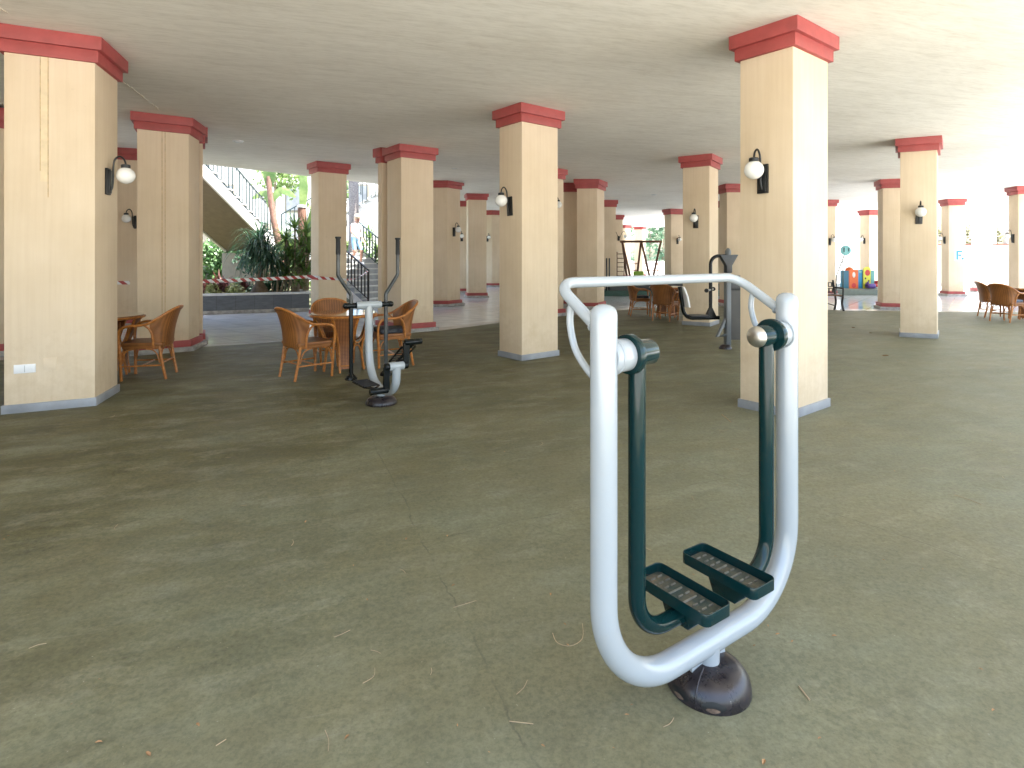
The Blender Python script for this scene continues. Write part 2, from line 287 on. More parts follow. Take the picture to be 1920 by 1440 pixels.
M = dict(
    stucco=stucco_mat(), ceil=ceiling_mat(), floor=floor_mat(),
    red=simple('red_paint', (0.335, 0.060, 0.055), 0.55, var=0.14, bmp=0.15),
    marble=simple('grey_marble', (0.27, 0.278, 0.295), 0.4, var=0.25, nscale=3.0),
    stepgrey=simple('grey_step_stone', (0.36, 0.38, 0.40), 0.5, var=0.15), plinth=simple('worn_stone', (0.34, 0.32, 0.30), 0.6, var=0.35, nscale=9.0),
    joint=simple('joint_filler', (0.70, 0.565, 0.375), 0.7, var=0.08, nscale=14.0),
    hairline=simple('rusty_hairline', (0.46, 0.31, 0.15), 0.8, var=0.4, nscale=20), seam=simple('cracked_filler', (0.62, 0.57, 0.47), 0.9, var=0.3, nscale=30, bmp=0.5),
    tiles=tile_mat('marble_tiles', (0.71, 0.745, 0.79), (0.76, 0.79, 0.83), 0.60, (0.50, 0.50, 0.51), 39, 0.11),
    border=tile_mat('border_tiles', (0.52, 0.52, 0.51), (0.57, 0.56, 0.55), 0.40, (0.40, 0.39, 0.38), 39, 0.25),
    paving=tile_mat('sunny_paving', (0.50, 0.475, 0.43), (0.56, 0.53, 0.48), 0.50, (0.40, 0.375, 0.33), 20, 0.8),
    slate=slate_mat(), white=simple('white_render', (0.74, 0.71, 0.66), 0.8, var=0.06),
    coping=simple('white_marble_edge', (0.60, 0.60, 0.57), 0.4, var=0.1),
    beige=simple('beige_render', (0.30, 0.26, 0.20), 0.8, var=0.1), soffit=simple('brown_soffit', (0.17, 0.125, 0.08), 0.85, var=0.12),
    terracotta=simple('terracotta_coping', (0.20, 0.085, 0.055), 0.7), grass=simple('planted_soil', (0.07, 0.075, 0.03), 0.9, var=0.4),
    black=simple('black_iron', (0.012, 0.013, 0.014), 0.35, var=0.2), darkrail=simple('dark_green_iron', (0.012, 0.03, 0.03), 0.4),
    opal=opal_mat(), grey=paint_mat('pale_grey_enamel', (0.345, 0.372, 0.385), 0.17, amt=0.13, spec=0.75),
    green=paint_mat('dark_green_enamel', (0.003, 0.021, 0.022), 0.10, (0.03, 0.03, 0.025), 0.3, 0.32),
    blackgloss=paint_mat('black_enamel', (0.006, 0.008, 0.008), 0.2, (0.03, 0.027, 0.024), 0.3, 0.25),
    midgrey=paint_mat('mid_grey_enamel', (0.13, 0.14, 0.145), 0.35, (0.18, 0.15, 0.12), 0.3),
    ribgrey=simple('worn_rib', (0.16, 0.15, 0.12), 0.6, var=0.5, nscale=30), darkpanel=simple('dark_grey_panel', (0.075, 0.068, 0.060), 0.6), tread=dusty_tray_mat(), base=rubber_mat(),
    slot=simple('gravel_in_slot', (0.13, 0.085, 0.058), 0.9, var=0.5, nscale=40), worn=simple('worn_tube', (0.030, 0.034, 0.034), 0.28, var=0.9, nscale=9),
    steel=simple('brushed_steel', (0.55, 0.53, 0.50), 0.32, metal=1.0), grip=simple('black_grip', (0.015, 0.015, 0.016), 0.7),
    pole=pole_mat(), weave=weave_mat('rattan_weave', (0.13, 0.042, 0.009), (0.37, 0.145, 0.033)),
    weavet=weave_mat('rattan_weave_dark', (0.11, 0.030, 0.008), (0.32, 0.125, 0.035), 110.0),
    cushion=simple('dark_print_cushion', (0.035, 0.037, 0.045), 0.85, var=0.9, nscale=22.0), bluecush=simple('blue_grey_cushion', (0.10, 0.115, 0.15), 0.85, var=0.5, nscale=22.0),
    glass=simple('glass_over_cane', (0.22, 0.11, 0.045), 0.06, var=0.25, coat=1.0),
    tape=tape_mat(), socket=simple('white_plastic', (0.78, 0.78, 0.78), 0.35, var=0.02),
    yucca=leaf_mat('yucca_leaf', (0.075, 0.15, 0.03), (0.19, 0.29, 0.075), 0.35), dark_leaf=leaf_mat('dark_strap_leaf', (0.018, 0.05, 0.028), (0.05, 0.11, 0.055)),
    banana=leaf_mat('banana_leaf', (0.09, 0.17, 0.045), (0.26, 0.34, 0.12), 0.45), redleaf=leaf_mat('red_leaf', (0.07, 0.018, 0.022), (0.15, 0.06, 0.04)),
    pale_leaf=leaf_mat('variegated_leaf', (0.16, 0.22, 0.05), (0.48, 0.48, 0.24)), ivy=leaf_mat('ivy_leaf', (0.04, 0.11, 0.03), (0.13, 0.22, 0.07)),
    hedge=leaf_mat('hedge_leaf', (0.09, 0.20, 0.11), (0.34, 0.47, 0.32), 0.5), hedgedark=leaf_mat('olive_leaf', (0.07, 0.075, 0.02), (0.16, 0.15, 0.04), 0.2), autumn=leaf_mat('yellowing_leaf', (0.36, 0.24, 0.05), (0.50, 0.36, 0.10)),
    btrunk=trunk_mat('fibrous_trunk', (0.12, 0.055, 0.035), (0.32, 0.18, 0.13), (5, 5, 1)), ptrunk=trunk_mat('palm_trunk', (0.10, 0.09, 0.085), (0.34, 0.30, 0.28), (3, 3, 6)),
    caudex=trunk_mat('caudex_bark', (0.13, 0.085, 0.05), (0.24, 0.17, 0.11), (1, 1, 1)), stem=trunk_mat('pale_stem', (0.20, 0.15, 0.10), (0.36, 0.29, 0.21)),
    wood=simple('brown_timber', (0.13, 0.055, 0.025), 0.6, var=0.25), playgreen=simple('green_play_base', (0.035, 0.085, 0.065), 0.6), playgrey=simple('grey_green_play_base', (0.14, 0.165, 0.14), 0.6),
    orange=simple('orange_plastic', (0.70, 0.13, 0.02), 0.35, var=0.05), blue=simple('blue_plastic', (0.02, 0.25, 0.50), 0.35, var=0.05), yellow=simple('yellow_plastic', (0.62, 0.60, 0.05), 0.35, var=0.05),
    purple=simple('purple_plastic', (0.10, 0.05, 0.25), 0.35, var=0.05), redp=simple('red_plastic', (0.55, 0.03, 0.03), 0.35, var=0.05), teal=simple('teal_plastic', (0.16, 0.42, 0.42), 0.4, var=0.1), limep=simple('lime_plastic', (0.22, 0.42, 0.03), 0.35, var=0.05),
    skin=simple('skin', (0.50, 0.28, 0.20), 0.55, var=0.05), cloth=simple('white_cotton', (0.78, 0.78, 0.78), 0.9, var=0.04), denim=simple('pale_blue_cotton', (0.22, 0.38, 0.52), 0.9), hair=simple('pale_hair', (0.55, 0.46, 0.34), 0.7),
    litter=simple('dry_leaf', (0.36, 0.20, 0.09), 0.8, var=0.45, nscale=14), twig=simple('dry_twig', (0.38, 0.29, 0.18), 0.85, var=0.3), dark_wood=simple('dark_bench_iron', (0.022, 0.018, 0.016), 0.5),
)

# ------------------------------------------------------------------ mesh helpers
class MB:
    def __init__(s): s.v = []; s.f = []; s.sm = []; s.mi = []; s.cur = 0
    def add(s, vs, fs, smooth=False):
        b = len(s.v); s.v += [tuple(v) for v in vs]
        for f in fs: s.f.append(tuple(b + i for i in f)); s.sm.append(smooth); s.mi.append(s.cur)
        return s
    def box(s, c, size, rot=0.0, ax=None):
        hx, hy, hz = size[0] / 2, size[1] / 2, size[2] / 2
        m = ax if ax is not None else Matrix.Rotation(rot, 3, 'Z')
        vs = [Vector(c) + m @ Vector((x, y, z)) for x in (-hx, hx) for y in (-hy, hy) for z in (-hz, hz)]
        return s.add(vs, [(0, 1, 3, 2), (4, 6, 7, 5), (0, 4, 5, 1), (2, 3, 7, 6), (0, 2, 6, 4), (1, 5, 7, 3)])
    def bar(s, p, q, wd, th, up=(0, 0, 1)):
        p, q = Vector(p), Vector(q); d = q - p; L = d.length; d.normalize()
        side = d.cross(Vector(up));
        if side.length < 1e-4: side = Vector((1, 0, 0))
        side.normalize(); u = side.cross(d)
        return s.box((p + q) / 2, (L, wd, th), ax=Matrix((d, side, u)).transposed())
    def rbox(s, c, size, r, rot=0.0, seg=3):
        # box with rounded vertical edges and a small top bevel
        hx, hy = size[0] / 2 - r, size[1] / 2 - r
        poly = []
        for (sx, sy, a0) in ((1, 1, 0), (-1, 1, 90), (-1, -1, 180), (1, -1, 270)):
            for k in range(seg + 1):
                a = R(a0 + 90 * k / seg); poly.append((sx * hx + r * math.cos(a), sy * hy + r * math.sin(a)))
        ca, sa = math.cos(rot), math.sin(rot)
        b = min(r * 0.5, size[2] * 0.25)
        rings = []
        for (z, k) in ((-size[2] / 2, b), (-size[2] / 2 + b, 0), (size[2] / 2 - b, 0), (size[2] / 2, b)):
            ring = []
            for x, y in poly:
                l = math.hypot(x, y); f = (l - k) / l
                X, Y = x * f, y * f; ring.append((c[0] + X * ca - Y * sa, c[1] + X * sa + Y * ca, c[2] + z))
            rings.append(ring)
        return s.loft(rings, True, True, True)
    def loft(s, rings, closed=True, cap0=False, cap1=False, smooth=True):
        n = len(rings[0]); vs = [p for r in rings for p in r]; fs = []
        for i in range(len(rings) - 1):
            for j in range(n if closed else n - 1):
                a = i * n + j; b = i * n + (j + 1) % n
                fs.append((a, b, b + n, a + n))
        s.add(vs, fs, smooth)
        if cap0: s.add(rings[0], [tuple(range(n))[::-1]], False)
        if cap1: s.add(rings[-1], [tuple(range(n))], False)
        return s
    def tube(s, pts, r, seg=10, cap=True, smooth_path=0):
        pts = [Vector(p) for p in pts]
        rad = list(r) if isinstance(r, (list, tuple)) else [r] * len(pts)
        if smooth_path:
            pts, rad = catmull(pts, rad, smooth_path)
        rings = []; n = len(pts); u = None
        for i, p in enumerate(pts):
            t = (pts[min(i + 1, n - 1)] - pts[max(i - 1, 0)]).normalized()
            if u is None:
                u = t.orthogonal().normalized()
            else:
                u = (u - t * u.dot(t)); u = u.normalized() if u.length > 1e-6 else t.orthogonal().normalized()
            vv = t.cross(u)
            rings.append([p + (u * math.cos(2 * math.pi * k / seg) + vv * math.sin(2 * math.pi * k / seg)) * rad[i] for k in range(seg)])
        return s.loft(rings, True, cap, cap)
    def lathe(s, prof, c=(0, 0, 0), seg=24, axis=None):
        # prof: (radius, height) pairs along axis (a 3x3 whose z is the axis)
        m = axis or Matrix.Identity(3); rings = []
        for r, h in prof:
            rings.append([Vector(c) + m @ Vector((max(r, 1e-4) * math.cos(2 * math.pi * k / seg), max(r, 1e-4) * math.sin(2 * math.pi * k / seg), h)) for k in range(seg)])
        return s.loft(rings, True, True, True)
    def cyl(s, p, q, r, seg=16, r2=None):
        p, q = Vector(p), Vector(q); d = q - p; ax = d.to_track_quat('Z', 'Y').to_matrix(); L = d.length
        r2 = r if r2 is None else r2; b = min(0.15 * r, 0.1 * L)
        return s.lathe([(r - b, 0), (r, b), (r2, L - b), (r2 - b, L)], p, seg, ax)
    def sphere(s, c, r, seg=20, rings=12, sq=(1, 1, 1)):
        R_ = []
        for i in range(rings + 1):
            a = -math.pi / 2 + math.pi * i / rings
            R_.append([(c[0] + sq[0] * max(r * math.cos(a), 1e-4) * math.cos(2 * math.pi * k / seg), c[1] + sq[1] * max(r * math.cos(a), 1e-4) * math.sin(2 * math.pi * k / seg), c[2] + sq[2] * r * math.sin(a)) for k in range(seg)])
        return s.loft(R_, True)
    def prism(s, poly, z0, z1):
        n = len(poly)
        zz0 = z0 if isinstance(z0, (list, tuple)) else [z0] * n; zz1 = z1 if isinstance(z1, (list, tuple)) else [z1] * n
        vs = [(p[0], p[1], a) for p, a in zip(poly, zz0)] + [(p[0], p[1], a) for p, a in zip(poly, zz1)]
        fs = [tuple(range(n))[::-1], tuple(range(n, 2 * n))] + [(i, (i + 1) % n, n + (i + 1) % n, n + i) for i in range(n)]
        return s.add(vs, fs)
    def quad(s, *p): return s.add(p, [tuple(range(len(p)))])
    def build(s, name, mat, parent=None, loc=None, bevel=0.0, mats=None, recalc=True):
        me = bpy.data.meshes.new(name); me.from_pydata(s.v, [], s.f)
        me.polygons.foreach_set('use_smooth', s.sm)
        for m_ in (mats or [mat]): me.materials.append(m_)
        me.polygons.foreach_set('material_index', s.mi)
        if recalc:
            bm = bmesh.new(); bm.from_mesh(me); bmesh.ops.recalc_face_normals(bm, faces=bm.faces)
            if bevel:
                es = [e for e in bm.edges if len(e.link_faces) == 2 and e.calc_face_angle(0) > 0.6]
                bmesh.ops.bevel(bm, geom=es, offset=bevel, segments=2, affect='EDGES', profile=0.6)
            bm.to_mesh(me); bm.free()
        me.update()
        try: me.set_sharp_from_angle(angle=R(45))
        except Exception: pass
        o = bpy.data.objects.new(name, me); C.objects.link(o)
        if parent: o.parent = parent
        if loc: o.location = loc
        return o
def catmull(pts, rad, k):
    out, ro = [], []
    n = len(pts)
    for i in range(n - 1):
        p0, p1, p2, p3 = pts[max(i - 1, 0)], pts[i], pts[i + 1], pts[min(i + 2, n - 1)]
        for j in range(k):
            t = j / k
            out.append(0.5 * ((2 * p1) + (p2 - p0) * t + (2 * p0 - 5 * p1 + 4 * p2 - p3) * t * t + (3 * p1 - p0 - 3 * p2 + p3) * t ** 3))
            ro.append(rad[i] + (rad[i + 1] - rad[i]) * t)
    out.append(pts[-1]); ro.append(rad[-1])
    return out, ro
def fillet(pts, r, seg=8):
    # polyline with rounded corners
    pts = [Vector(p) for p in pts]; out = [pts[0]]
    rr = r if isinstance(r, (list, tuple)) else [r] * (len(pts) - 2)
    for i in range(1, len(pts) - 1):
        a = (pts[i - 1] - pts[i]).normalized(); b = (pts[i + 1] - pts[i]).normalized()
        ang = a.angle(b); t = rr[i - 1] / math.tan(ang / 2)
        c = pts[i] + (a + b).normalized() * (rr[i - 1] / math.sin(ang / 2))
        s0, s1 = pts[i] + a * t, pts[i] + b * t
        v0, v1 = s0 - c, s1 - c; full = v0.angle(v1)
        ax = v0.cross(v1).normalized()
        for k in range(seg + 1): out.append(c + Matrix.Rotation(full * k / seg, 3, ax) @ v0)
    out.append(pts[-1]); return out
def tag(o, label, cat, group=None, kind=None):
    o['label'] = label; o['category'] = cat
    if group: o['group'] = group
    if kind: o['kind'] = kind
    return o
def thing(name, label, cat, loc=(0, 0, 0), rz=0.0, group=None):
    o = bpy.data.objects.new(name, None); C.objects.link(o); o.empty_display_size = 0.1
    o.location = loc; o.rotation_euler = (0, 0, rz); return tag(o, label, cat, group)
def struct(o): o['kind'] = 'structure'; return o
def dup(root, loc, rz, label, group=None):
    r = root.copy(); C.objects.link(r); r.location = loc; r.rotation_euler = (0, 0, rz); r['label'] = label
    if group: r['group'] = group
    for ch in list(root.children):
        c = ch.copy(); C.objects.link(c); c.parent = r
        for g in list(ch.children):
            d = g.copy(); C.objects.link(d); d.parent = c
    return r
def at(u, Z): return ((u - CX) / F * Z, Z)
def grow(poly, d):
    # outward offset of a convex ccw polygon
    n = len(poly); out = []
    for i in range(n):
        p0, p1, p2 = (Vector(poly[i - 1]), Vector(poly[i]), Vector(poly[(i + 1) % n]))
        e1 = (p1 - p0).normalized(); e2 = (p2 - p1).normalized()
        n1 = Vector((e1.y, -e1.x)); n2 = Vector((e2.y, -e2.x)); b = (n1 + n2); b = b / b.dot(n1) * d
        out.append(tuple(p1 + b))
    return out
def ccw(poly):
    a = sum(poly[i - 1][0] * poly[i][1] - poly[i][0] * poly[i - 1][1] for i in range(len(poly)))
    return poly if a > 0 else poly[::-1]
def rect(corner, th, wd=0.70, dp=0.52):
    c = Vector(corner); a = Vector((math.cos(R(th)), math.sin(R(th)))); b = Vector((-a.y, a.x))
    return [tuple(c), tuple(c + a * wd), tuple(c + a * wd + b * dp), tuple(c + b * dp)]

# ------------------------------------------------------------------ setting: ground, floors, ceiling
ZC, ZO = 3.64, 3.76                      # inner and outer ceiling heights
g = MB(); g.quad((-150, -150, -0.012), (150, -150, -0.012), (150, 150, -0.012), (-150, 150, -0.012))
struct(g.build('ground', M['paving']))
g = MB(); g.quad((-40, 10.8, -0.008), (-6.0, 15.6, -0.008), (-4.6, 22, -0.008), (-5.2, 46, -0.008), (-40, 46, -0.008))
struct(g.build('garden_soil', M['grass']))
edge = [(-17, 3.6), (-9, 7.25), (-4.64, 9.58), (-1.45, 11.4), (-0.3, 12.75), (3.66, 16.4), (6.3, 17.0), (9.1, 15.75), (11.7, 15.35), (18.0, 14.9)]
t = MB(); t.quad((-17, 0, 0), (20, 0, 0), (20.5, 23), (19.5, 30, 0)) if False else None
t.add([(-17, 3, -0.004), (20, 3, -0.004), (21, 22, -0.004), (19, 34, -0.004), (14, 46, -0.004), (-5, 46, -0.004), (-5.2, 19, -0.004), (-6.0, 15.8, -0.004), (-17, 11.2, -0.004)], [tuple(range(9))])
struct(t.build('tile_floor', M['tiles']))
gm = MB(); poly = [(-17, -1.8), (3.6, -1.8), (9.3, 4.8), (17.8, 14.8)] + edge[:-1][::-1]
gm.add([(x, y, 0.004) for x, y in poly], [tuple(range(len(poly)))])
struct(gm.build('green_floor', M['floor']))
bm_ = MB()
for i in range(len(edge) - 1):
    a, b = Vector(edge[i]), Vector(edge[i + 1]); d = (b - a).normalized(); n = Vector((-d.y, d.x))
    bm_.quad((*a, 0.0), (*b, 0.0), (*(b + n * 0.38), 0.0), (*(a + n * 0.38), 0.0))
struct(bm_.build('floor_border', M['border']))
# ceiling: a slab over the gym bay and a slightly higher one over the passage
joint = [(-17, 3.2), (-9, 7.0), (-4.47, 10.0), (-2.73, 11.16), (-1.58, 12.3), (-0.31, 13.2), (1.6, 13.86), (2.95, 13.2), (6.37, 11.55), (9.1, 10.2), (12.1, 8.9)]
REAR = -1.0
inner = [(-17, REAR), (3.2, REAR)] + joint[::-1]
cm = MB(); cm.prism(inner, ZC, ZC + 0.42)
struct(cm.build('ceiling', M['ceil']))
outer_far = [(20.8, 20.4), (18.0, 24.0), (16.8, 27.5), (13.0, 29.5), (11.8, 36.0), (11.2, 43.0), (-3.5, 43.0), (-3.5, 34.0), (-4.27, 18.0), (-7.6, 14.2), (-17, 8.4)]
jz = [ZO] * 5 + [ZO - 0.03, ZC + 0.012] + [ZC + 0.006] * 4
oz = [ZC, ZC, ZC, ZC, ZC + 0.02, ZC + 0.05, ZO, ZO, ZO, ZO, ZO]
co = MB()
jv = [(x, y + 0.0, z) for (x, y), z in zip(joint, jz)]; ov = [(x, y, z) for (x, y), z in zip(outer_far, oz)]
allv = jv + ov
co.add(allv, [])
bm2 = bmesh.new(); vs_ = [bm2.verts.new(v) for v in allv]
fc = bm2.faces.new(vs_); bmesh.ops.triangulate(bm2, faces=[fc], ngon_method='BEAUTY')
ext = bmesh.ops.extrude_face_region(bm2, geom=bm2.faces[:]); bmesh.ops.translate(bm2, vec=(0, 0, 0.5), verts=[v for v in ext['geom'] if isinstance(v, bmesh.types.BMVert)])
bmesh.ops.recalc_face_normals(bm2, faces=bm2.faces)
me = bpy.data.meshes.new('ceiling_passage'); bm2.to_mesh(me); bm2.free(); me.materials.append(M['ceil'])
oo = bpy.data.objects.new('ceiling_passage', me); C.objects.link(oo); struct(oo)
m = MB(); m.box((-11.6, 5.6, 1.9), (0.3, 14.2, 3.8)); tag(m.build('end_or_shade_wall', M['stucco']), 'unseen cream wall closing the gym bay on the left, added to hold back light', 'wall')  # out of view, added to keep light from the left off the pillars
m = MB(); m.box((-9.0, -1.3, 1.9), (5.0, 0.3, 3.8)); tag(m.build('rear_shade_wall', M['stucco']), 'unseen cream wall added behind the viewer to cut light at the left rear', 'wall')  # unseen, added to cut rear light and darken the left of the ceiling
# cracked filler along the ceiling joint from the big left pillar to the one behind
seam = MB()
rs = random.Random(3)
def seam_run(p, q, n, wd):
    p, q = Vector(p), Vector(q); d = (q - p).normalized(); nn = Vector((-d.y, d.x))
    for i in range(n):
        a = p + (q - p) * (i / n); b = p + (q - p) * ((i + 1) / n)
        o1 = (rs.random() - .5) * 0.025; w1 = wd * (0.6 + rs.random() * 0.8)
        if rs.random() < 0.85:
            c = (a + b) / 2 + nn * o1
            seam.bar((*(c - d * (b - a).length * 0.52), ZC - 0.003), (*(c + d * (b - a).length * 0.52), ZC - 0.003), w1, 0.004 + rs.random() * 0.006)
seam_run((-4.2, 3.2), (-4.47, 5.15), 26, 0.022); seam_run((-4.66, 6.6), (-5.2, 8.45), 30, 0.02)
struct(seam.build('ceiling_seam', M['seam']))

# ------------------------------------------------------------------ pillars
rp = random.Random(11)
PG = 'cream pillars with red capitals'
def pillar(poly, label, base='tile', ztop=None, detail=True):
    poly = ccw([tuple(p) for p in poly])
    cx = sum(p[0] for p in poly) / len(poly); cy = sum(p[1] for p in poly) / len(poly)
    if ztop is None: ztop = ZC
    root = thing('pillar', label, 'pillar', (cx, cy, 0), 0, PG)
    L = [(p[0] - cx, p[1] - cy) for p in poly]
    MB().prism(L, 0.0, ztop + 0.05).build('shaft', M['stucco'], root, bevel=0.006)
    j = rp.random() * 0.004
    m = MB(); m.prism(grow(L, 0.075 + j), ztop - 0.128 - j, ztop + 0.05); m.build('capital', M['red'], root, bevel=0.006)
    m = MB(); m.prism(grow(L, 0.036 + j), ztop - 0.243 - j, ztop - 0.12); m.build('capital_band', M['red'], root, bevel=0.004)
    if base == 'green':
        MB().prism(grow(L, 0.018), 0.0, 0.085).build('skirting', M['marble'], root, bevel=0.003)
    else:
        MB().prism(grow(L, 0.085), 0.0, 0.075).build('plinth', M['plinth'], root, bevel=0.008)
        MB().prism(grow(L, 0.04), 0.07, 0.175).build('skirting', M['red'], root, bevel=0.006)
    return root
N = {}
N['L'] = [(-4.759, 5.37), (-4.132, 5.68), (-4.309, 6.263), (-5.0, 5.95)]
pl = pillar(N['L'], 'large cream pillar nearest the left edge with socket and yellowed joint strip', 'green')
def on_face(root, p, q, tpos, z0, z1, wd, th, name, mat, bevel=0.0):
    p, q = Vector(p), Vector(q); d = (q - p).normalized(); n = Vector((d.y, -d.x)); c = p + d * tpos + n * (th / 2 - 0.001) - Vector(root.location[:2])
    m = MB(); m.box((c.x, c.y, (z0 + z1) / 2), (wd, th, z1 - z0), math.atan2(d.y, d.x)); return m.build(name, mat, root, bevel=bevel)
on_face(pl, N['L'][0], N['L'][1], 0.33, 2.05, ZC - 0.24, 0.005, 0.0045, 'joint_strip', M['hairline'])
on_face(pl, N['L'][0], N['L'][1], 0.27, 2.3, ZC - 0.24, 0.005, 0.0045, 'joint_strip', M['hairline'])
on_face(pl, N['L'][0], N['L'][1], 0.30, 2.2, ZC - 0.24, 0.058, 0.0035, 'joint_strip', M['joint'])
on_face(pl, N['L'][0], N['L'][1], 0.155, 0.375, 0.458, 0.165, 0.010, 'socket_plate', M['socket'], 0.003)
on_face(pl, N['L'][0], N['L'][1], 0.155, 0.385, 0.448, 0.003, 0.013, 'socket_gap', M['marble'])
on_face(pl, N['L'][0], N['L'][1], 0.345, 0.39, 0.505, 0.10, 0.006, 'cover_plate', M['stucco'], 0.001)
N['A'] = rect((2.559, 5.22), 38, 0.706, 0.518)
pillar(N['A'], 'nearest right cream pillar, one bright side, just behind the foreground air walker', 'green')
N['M'] = rect((0.1397, 8.12), 39)
pillar(N['M'], 'cream pillar standing alone on the green floor in the middle, lamp on its shaded side', 'green')
N['D'] = [(7.144, 10.55), (7.632, 10.3), (8.063, 10.85), (7.55, 11.15)]
pillar(N['D'], 'slim cream pillar on bright green floor with a globe lamp facing the viewer', 'green')
N['C15'] = rect((4.169, 12.1), 55, 0.66, 0.57)
pillar(N['C15'], 'cream pillar behind the black seated press machine, globe lamp at left', 'green')
N['C2'] = [(-5.624, 8.6), (-5.062, 8.98), (-5.18, 9.5), (-5.85, 9.05)]
p2 = pillar(N['C2'], 'cream pillar with joint lines behind the wicker chair at far left')
on_face(p2, N['C2'][0], N['C2'][1], 0.32, 0.2, ZC - 0.24, 0.008, 0.004, 'joint_strip', M['hairline'])
on_face(p2, N['C2'][0], N['C2'][1], 0.36, 0.2, ZC - 0.24, 0.008, 0.004, 'joint_strip', M['hairline'])
pillar([(-5.26, 9.75), (-5.95, 9.4), (-6.2, 9.85), (-5.5, 10.2)], 'cream pillar peeping out right behind the pillar with joint lines', ztop=ZC)
N['C3'] = rect((-2.134, 11.05), 37, 0.70, 0.64)
pillar(N['C3'], 'cream pillar with red skirting behind the elliptical trainer')
pillar(rect((-2.66, 11.70), 45, 0.7, 0.14), 'shaded cream pillar tucked close behind the one by the elliptical trainer', ztop=ZC + 0.002)
N['C4'] = rect((-4.637, 13.75), 39)
pillar(N['C4'], 'cream pillar wrapped with red and white tape beside the planter', ztop=ZO)
N['C5'] = [(-1.916, 16.95), (-1.58, 17.45), (-2.3, 17.6), (-2.61, 17.0)]
pillar(N['C5'], 'cream pillar on the tiles seen just right of the elliptical trainer pillar', ztop=ZO)
N['C6'] = rect((-1.567, 20.55), 12, 0.66)
pillar(N['C6'], 'slim distant pillar on shiny tiles, square to the viewer, left of the lone middle pillar', ztop=ZO)
pillar(rect((-2.55, 23.35), 2), 'distant pillar in the passage with a small globe lamp facing the viewer', ztop=ZO)
pillar(rect((-2.72, 31.0), 0), 'farthest pillar sliver in the dark passage gap', ztop=ZO)
pillar([(-0.964, 28.0), (-0.30, 28.24), (-0.75, 28.7), (-1.45, 28.18)], 'distant dim passage pillar with lamp, half hidden by the lone middle pillar', ztop=ZO)
pillar(rect((-8.72, 11.85), 22, 0.86), 'dark shaded pillar in the gap behind the large left pillar, with globe lamp and tape', ztop=ZO)
pillar(rect((-8.05, 8.35), 27), 'sliver of shaded pillar at the extreme left edge, red skirting', ztop=ZC)
N['C7'] = rect((0.7564, 13.95), 40)
pillar(N['C7'], 'pillar almost hidden behind the lone middle pillar, globe lamp at its edge', ztop=ZC + 0.02)
N['C8'] = [(2.402, 16.2), (2.709, 16.83), (2.1, 17.0), (1.84, 16.25)]
pillar(N['C8'], 'brown shaded pillar with a bright narrow side behind the air walker handlebar', ztop=ZC + 0.01)
pillar([(1.15, 17.12), (2.06, 17.12), (2.06, 17.7), (1.15, 17.7)], 'shaded pillar joined to the left of the one with the bright narrow side', ztop=ZC + 0.013)
pillar(rect((3.38, 22.5), 2, 0.70), 'distant tan pillar beside the green play area edge', ztop=ZC + 0.03)
pillar(rect((5.2, 30.5), 2, 0.70), 'distant tan pillar carrying a double-armed lamp', ztop=ZC + 0.05)
pillar(rect(at(1172, 40.0), 45), 'tiny far pillar beside the swing frame with a bright cap', ztop=ZC + 0.08)
pillar(rect(at(1204.7, 42.2), 50, 0.5, 0.66), 'tiny far pillar standing between the swing frame legs', ztop=ZC + 0.09)
N['C14'] = rect((7.32, 26.4), 20)
pillar(N['C14'], 'distant pillar just right of the hedge view, dark left side', ztop=ZC + 0.03)
pillar(rect((6.41, 17.1), 4), 'pillar partly hidden behind the bright nearest right pillar', ztop=ZC)
pillar(rect((8.13, 22.3), 3), 'thin sliver of pillar with lamp behind the seated press machine', ztop=ZC)
N['C18'] = rect((11.65, 21.8), 5)
pillar(N['C18'], 'pale distant pillar behind the iron bench', ztop=ZC)
N['C19'] = rect((16.45, 26.4), 15)
pillar(N['C19'], 'distant orange-lit pillar behind the colourful plastic playhouse', ztop=ZC)
N['C9'] = rect((10.41, 16.1), -19)
pillar(N['C9'], 'pillar with red skirting just left of and behind the slim lamp-fronted pillar', ztop=ZC)
N['C10'] = rect((16.38, 21.5), -10, 0.50)
c10 = pillar(N['C10'], 'sunlit pillar with a small blue sign on its white side', ztop=ZC)
N['C20'] = rect((15.55, 17.6), -14)
pillar(N['C20'], 'pillar at the right edge behind the wicker chairs', ztop=ZC)

# small blue sign on the sunlit pillar: an F-like emblem with a dot
sg = thing('wall_sign', 'small blue emblem on the white face of the sunlit pillar', 'sign', (16.72, 21.435, 1.53), R(-10))
MB().box((0, -0.004, 0), (0.34, 0.008, 0.42)).build('plate', M['white'], sg)
m = MB(); m.box((-0.07, -0.010, 0), (0.06, 0.006, 0.34)); m.box((0.03, -0.010, 0.14), (0.14, 0.006, 0.06)); m.box((0.02, -0.010, 0.0), (0.10, 0.006, 0.06)); m.box((0.11, -0.010, -0.13), (0.07, 0.006, 0.07))
m.build('emblem', M['blue'], sg)

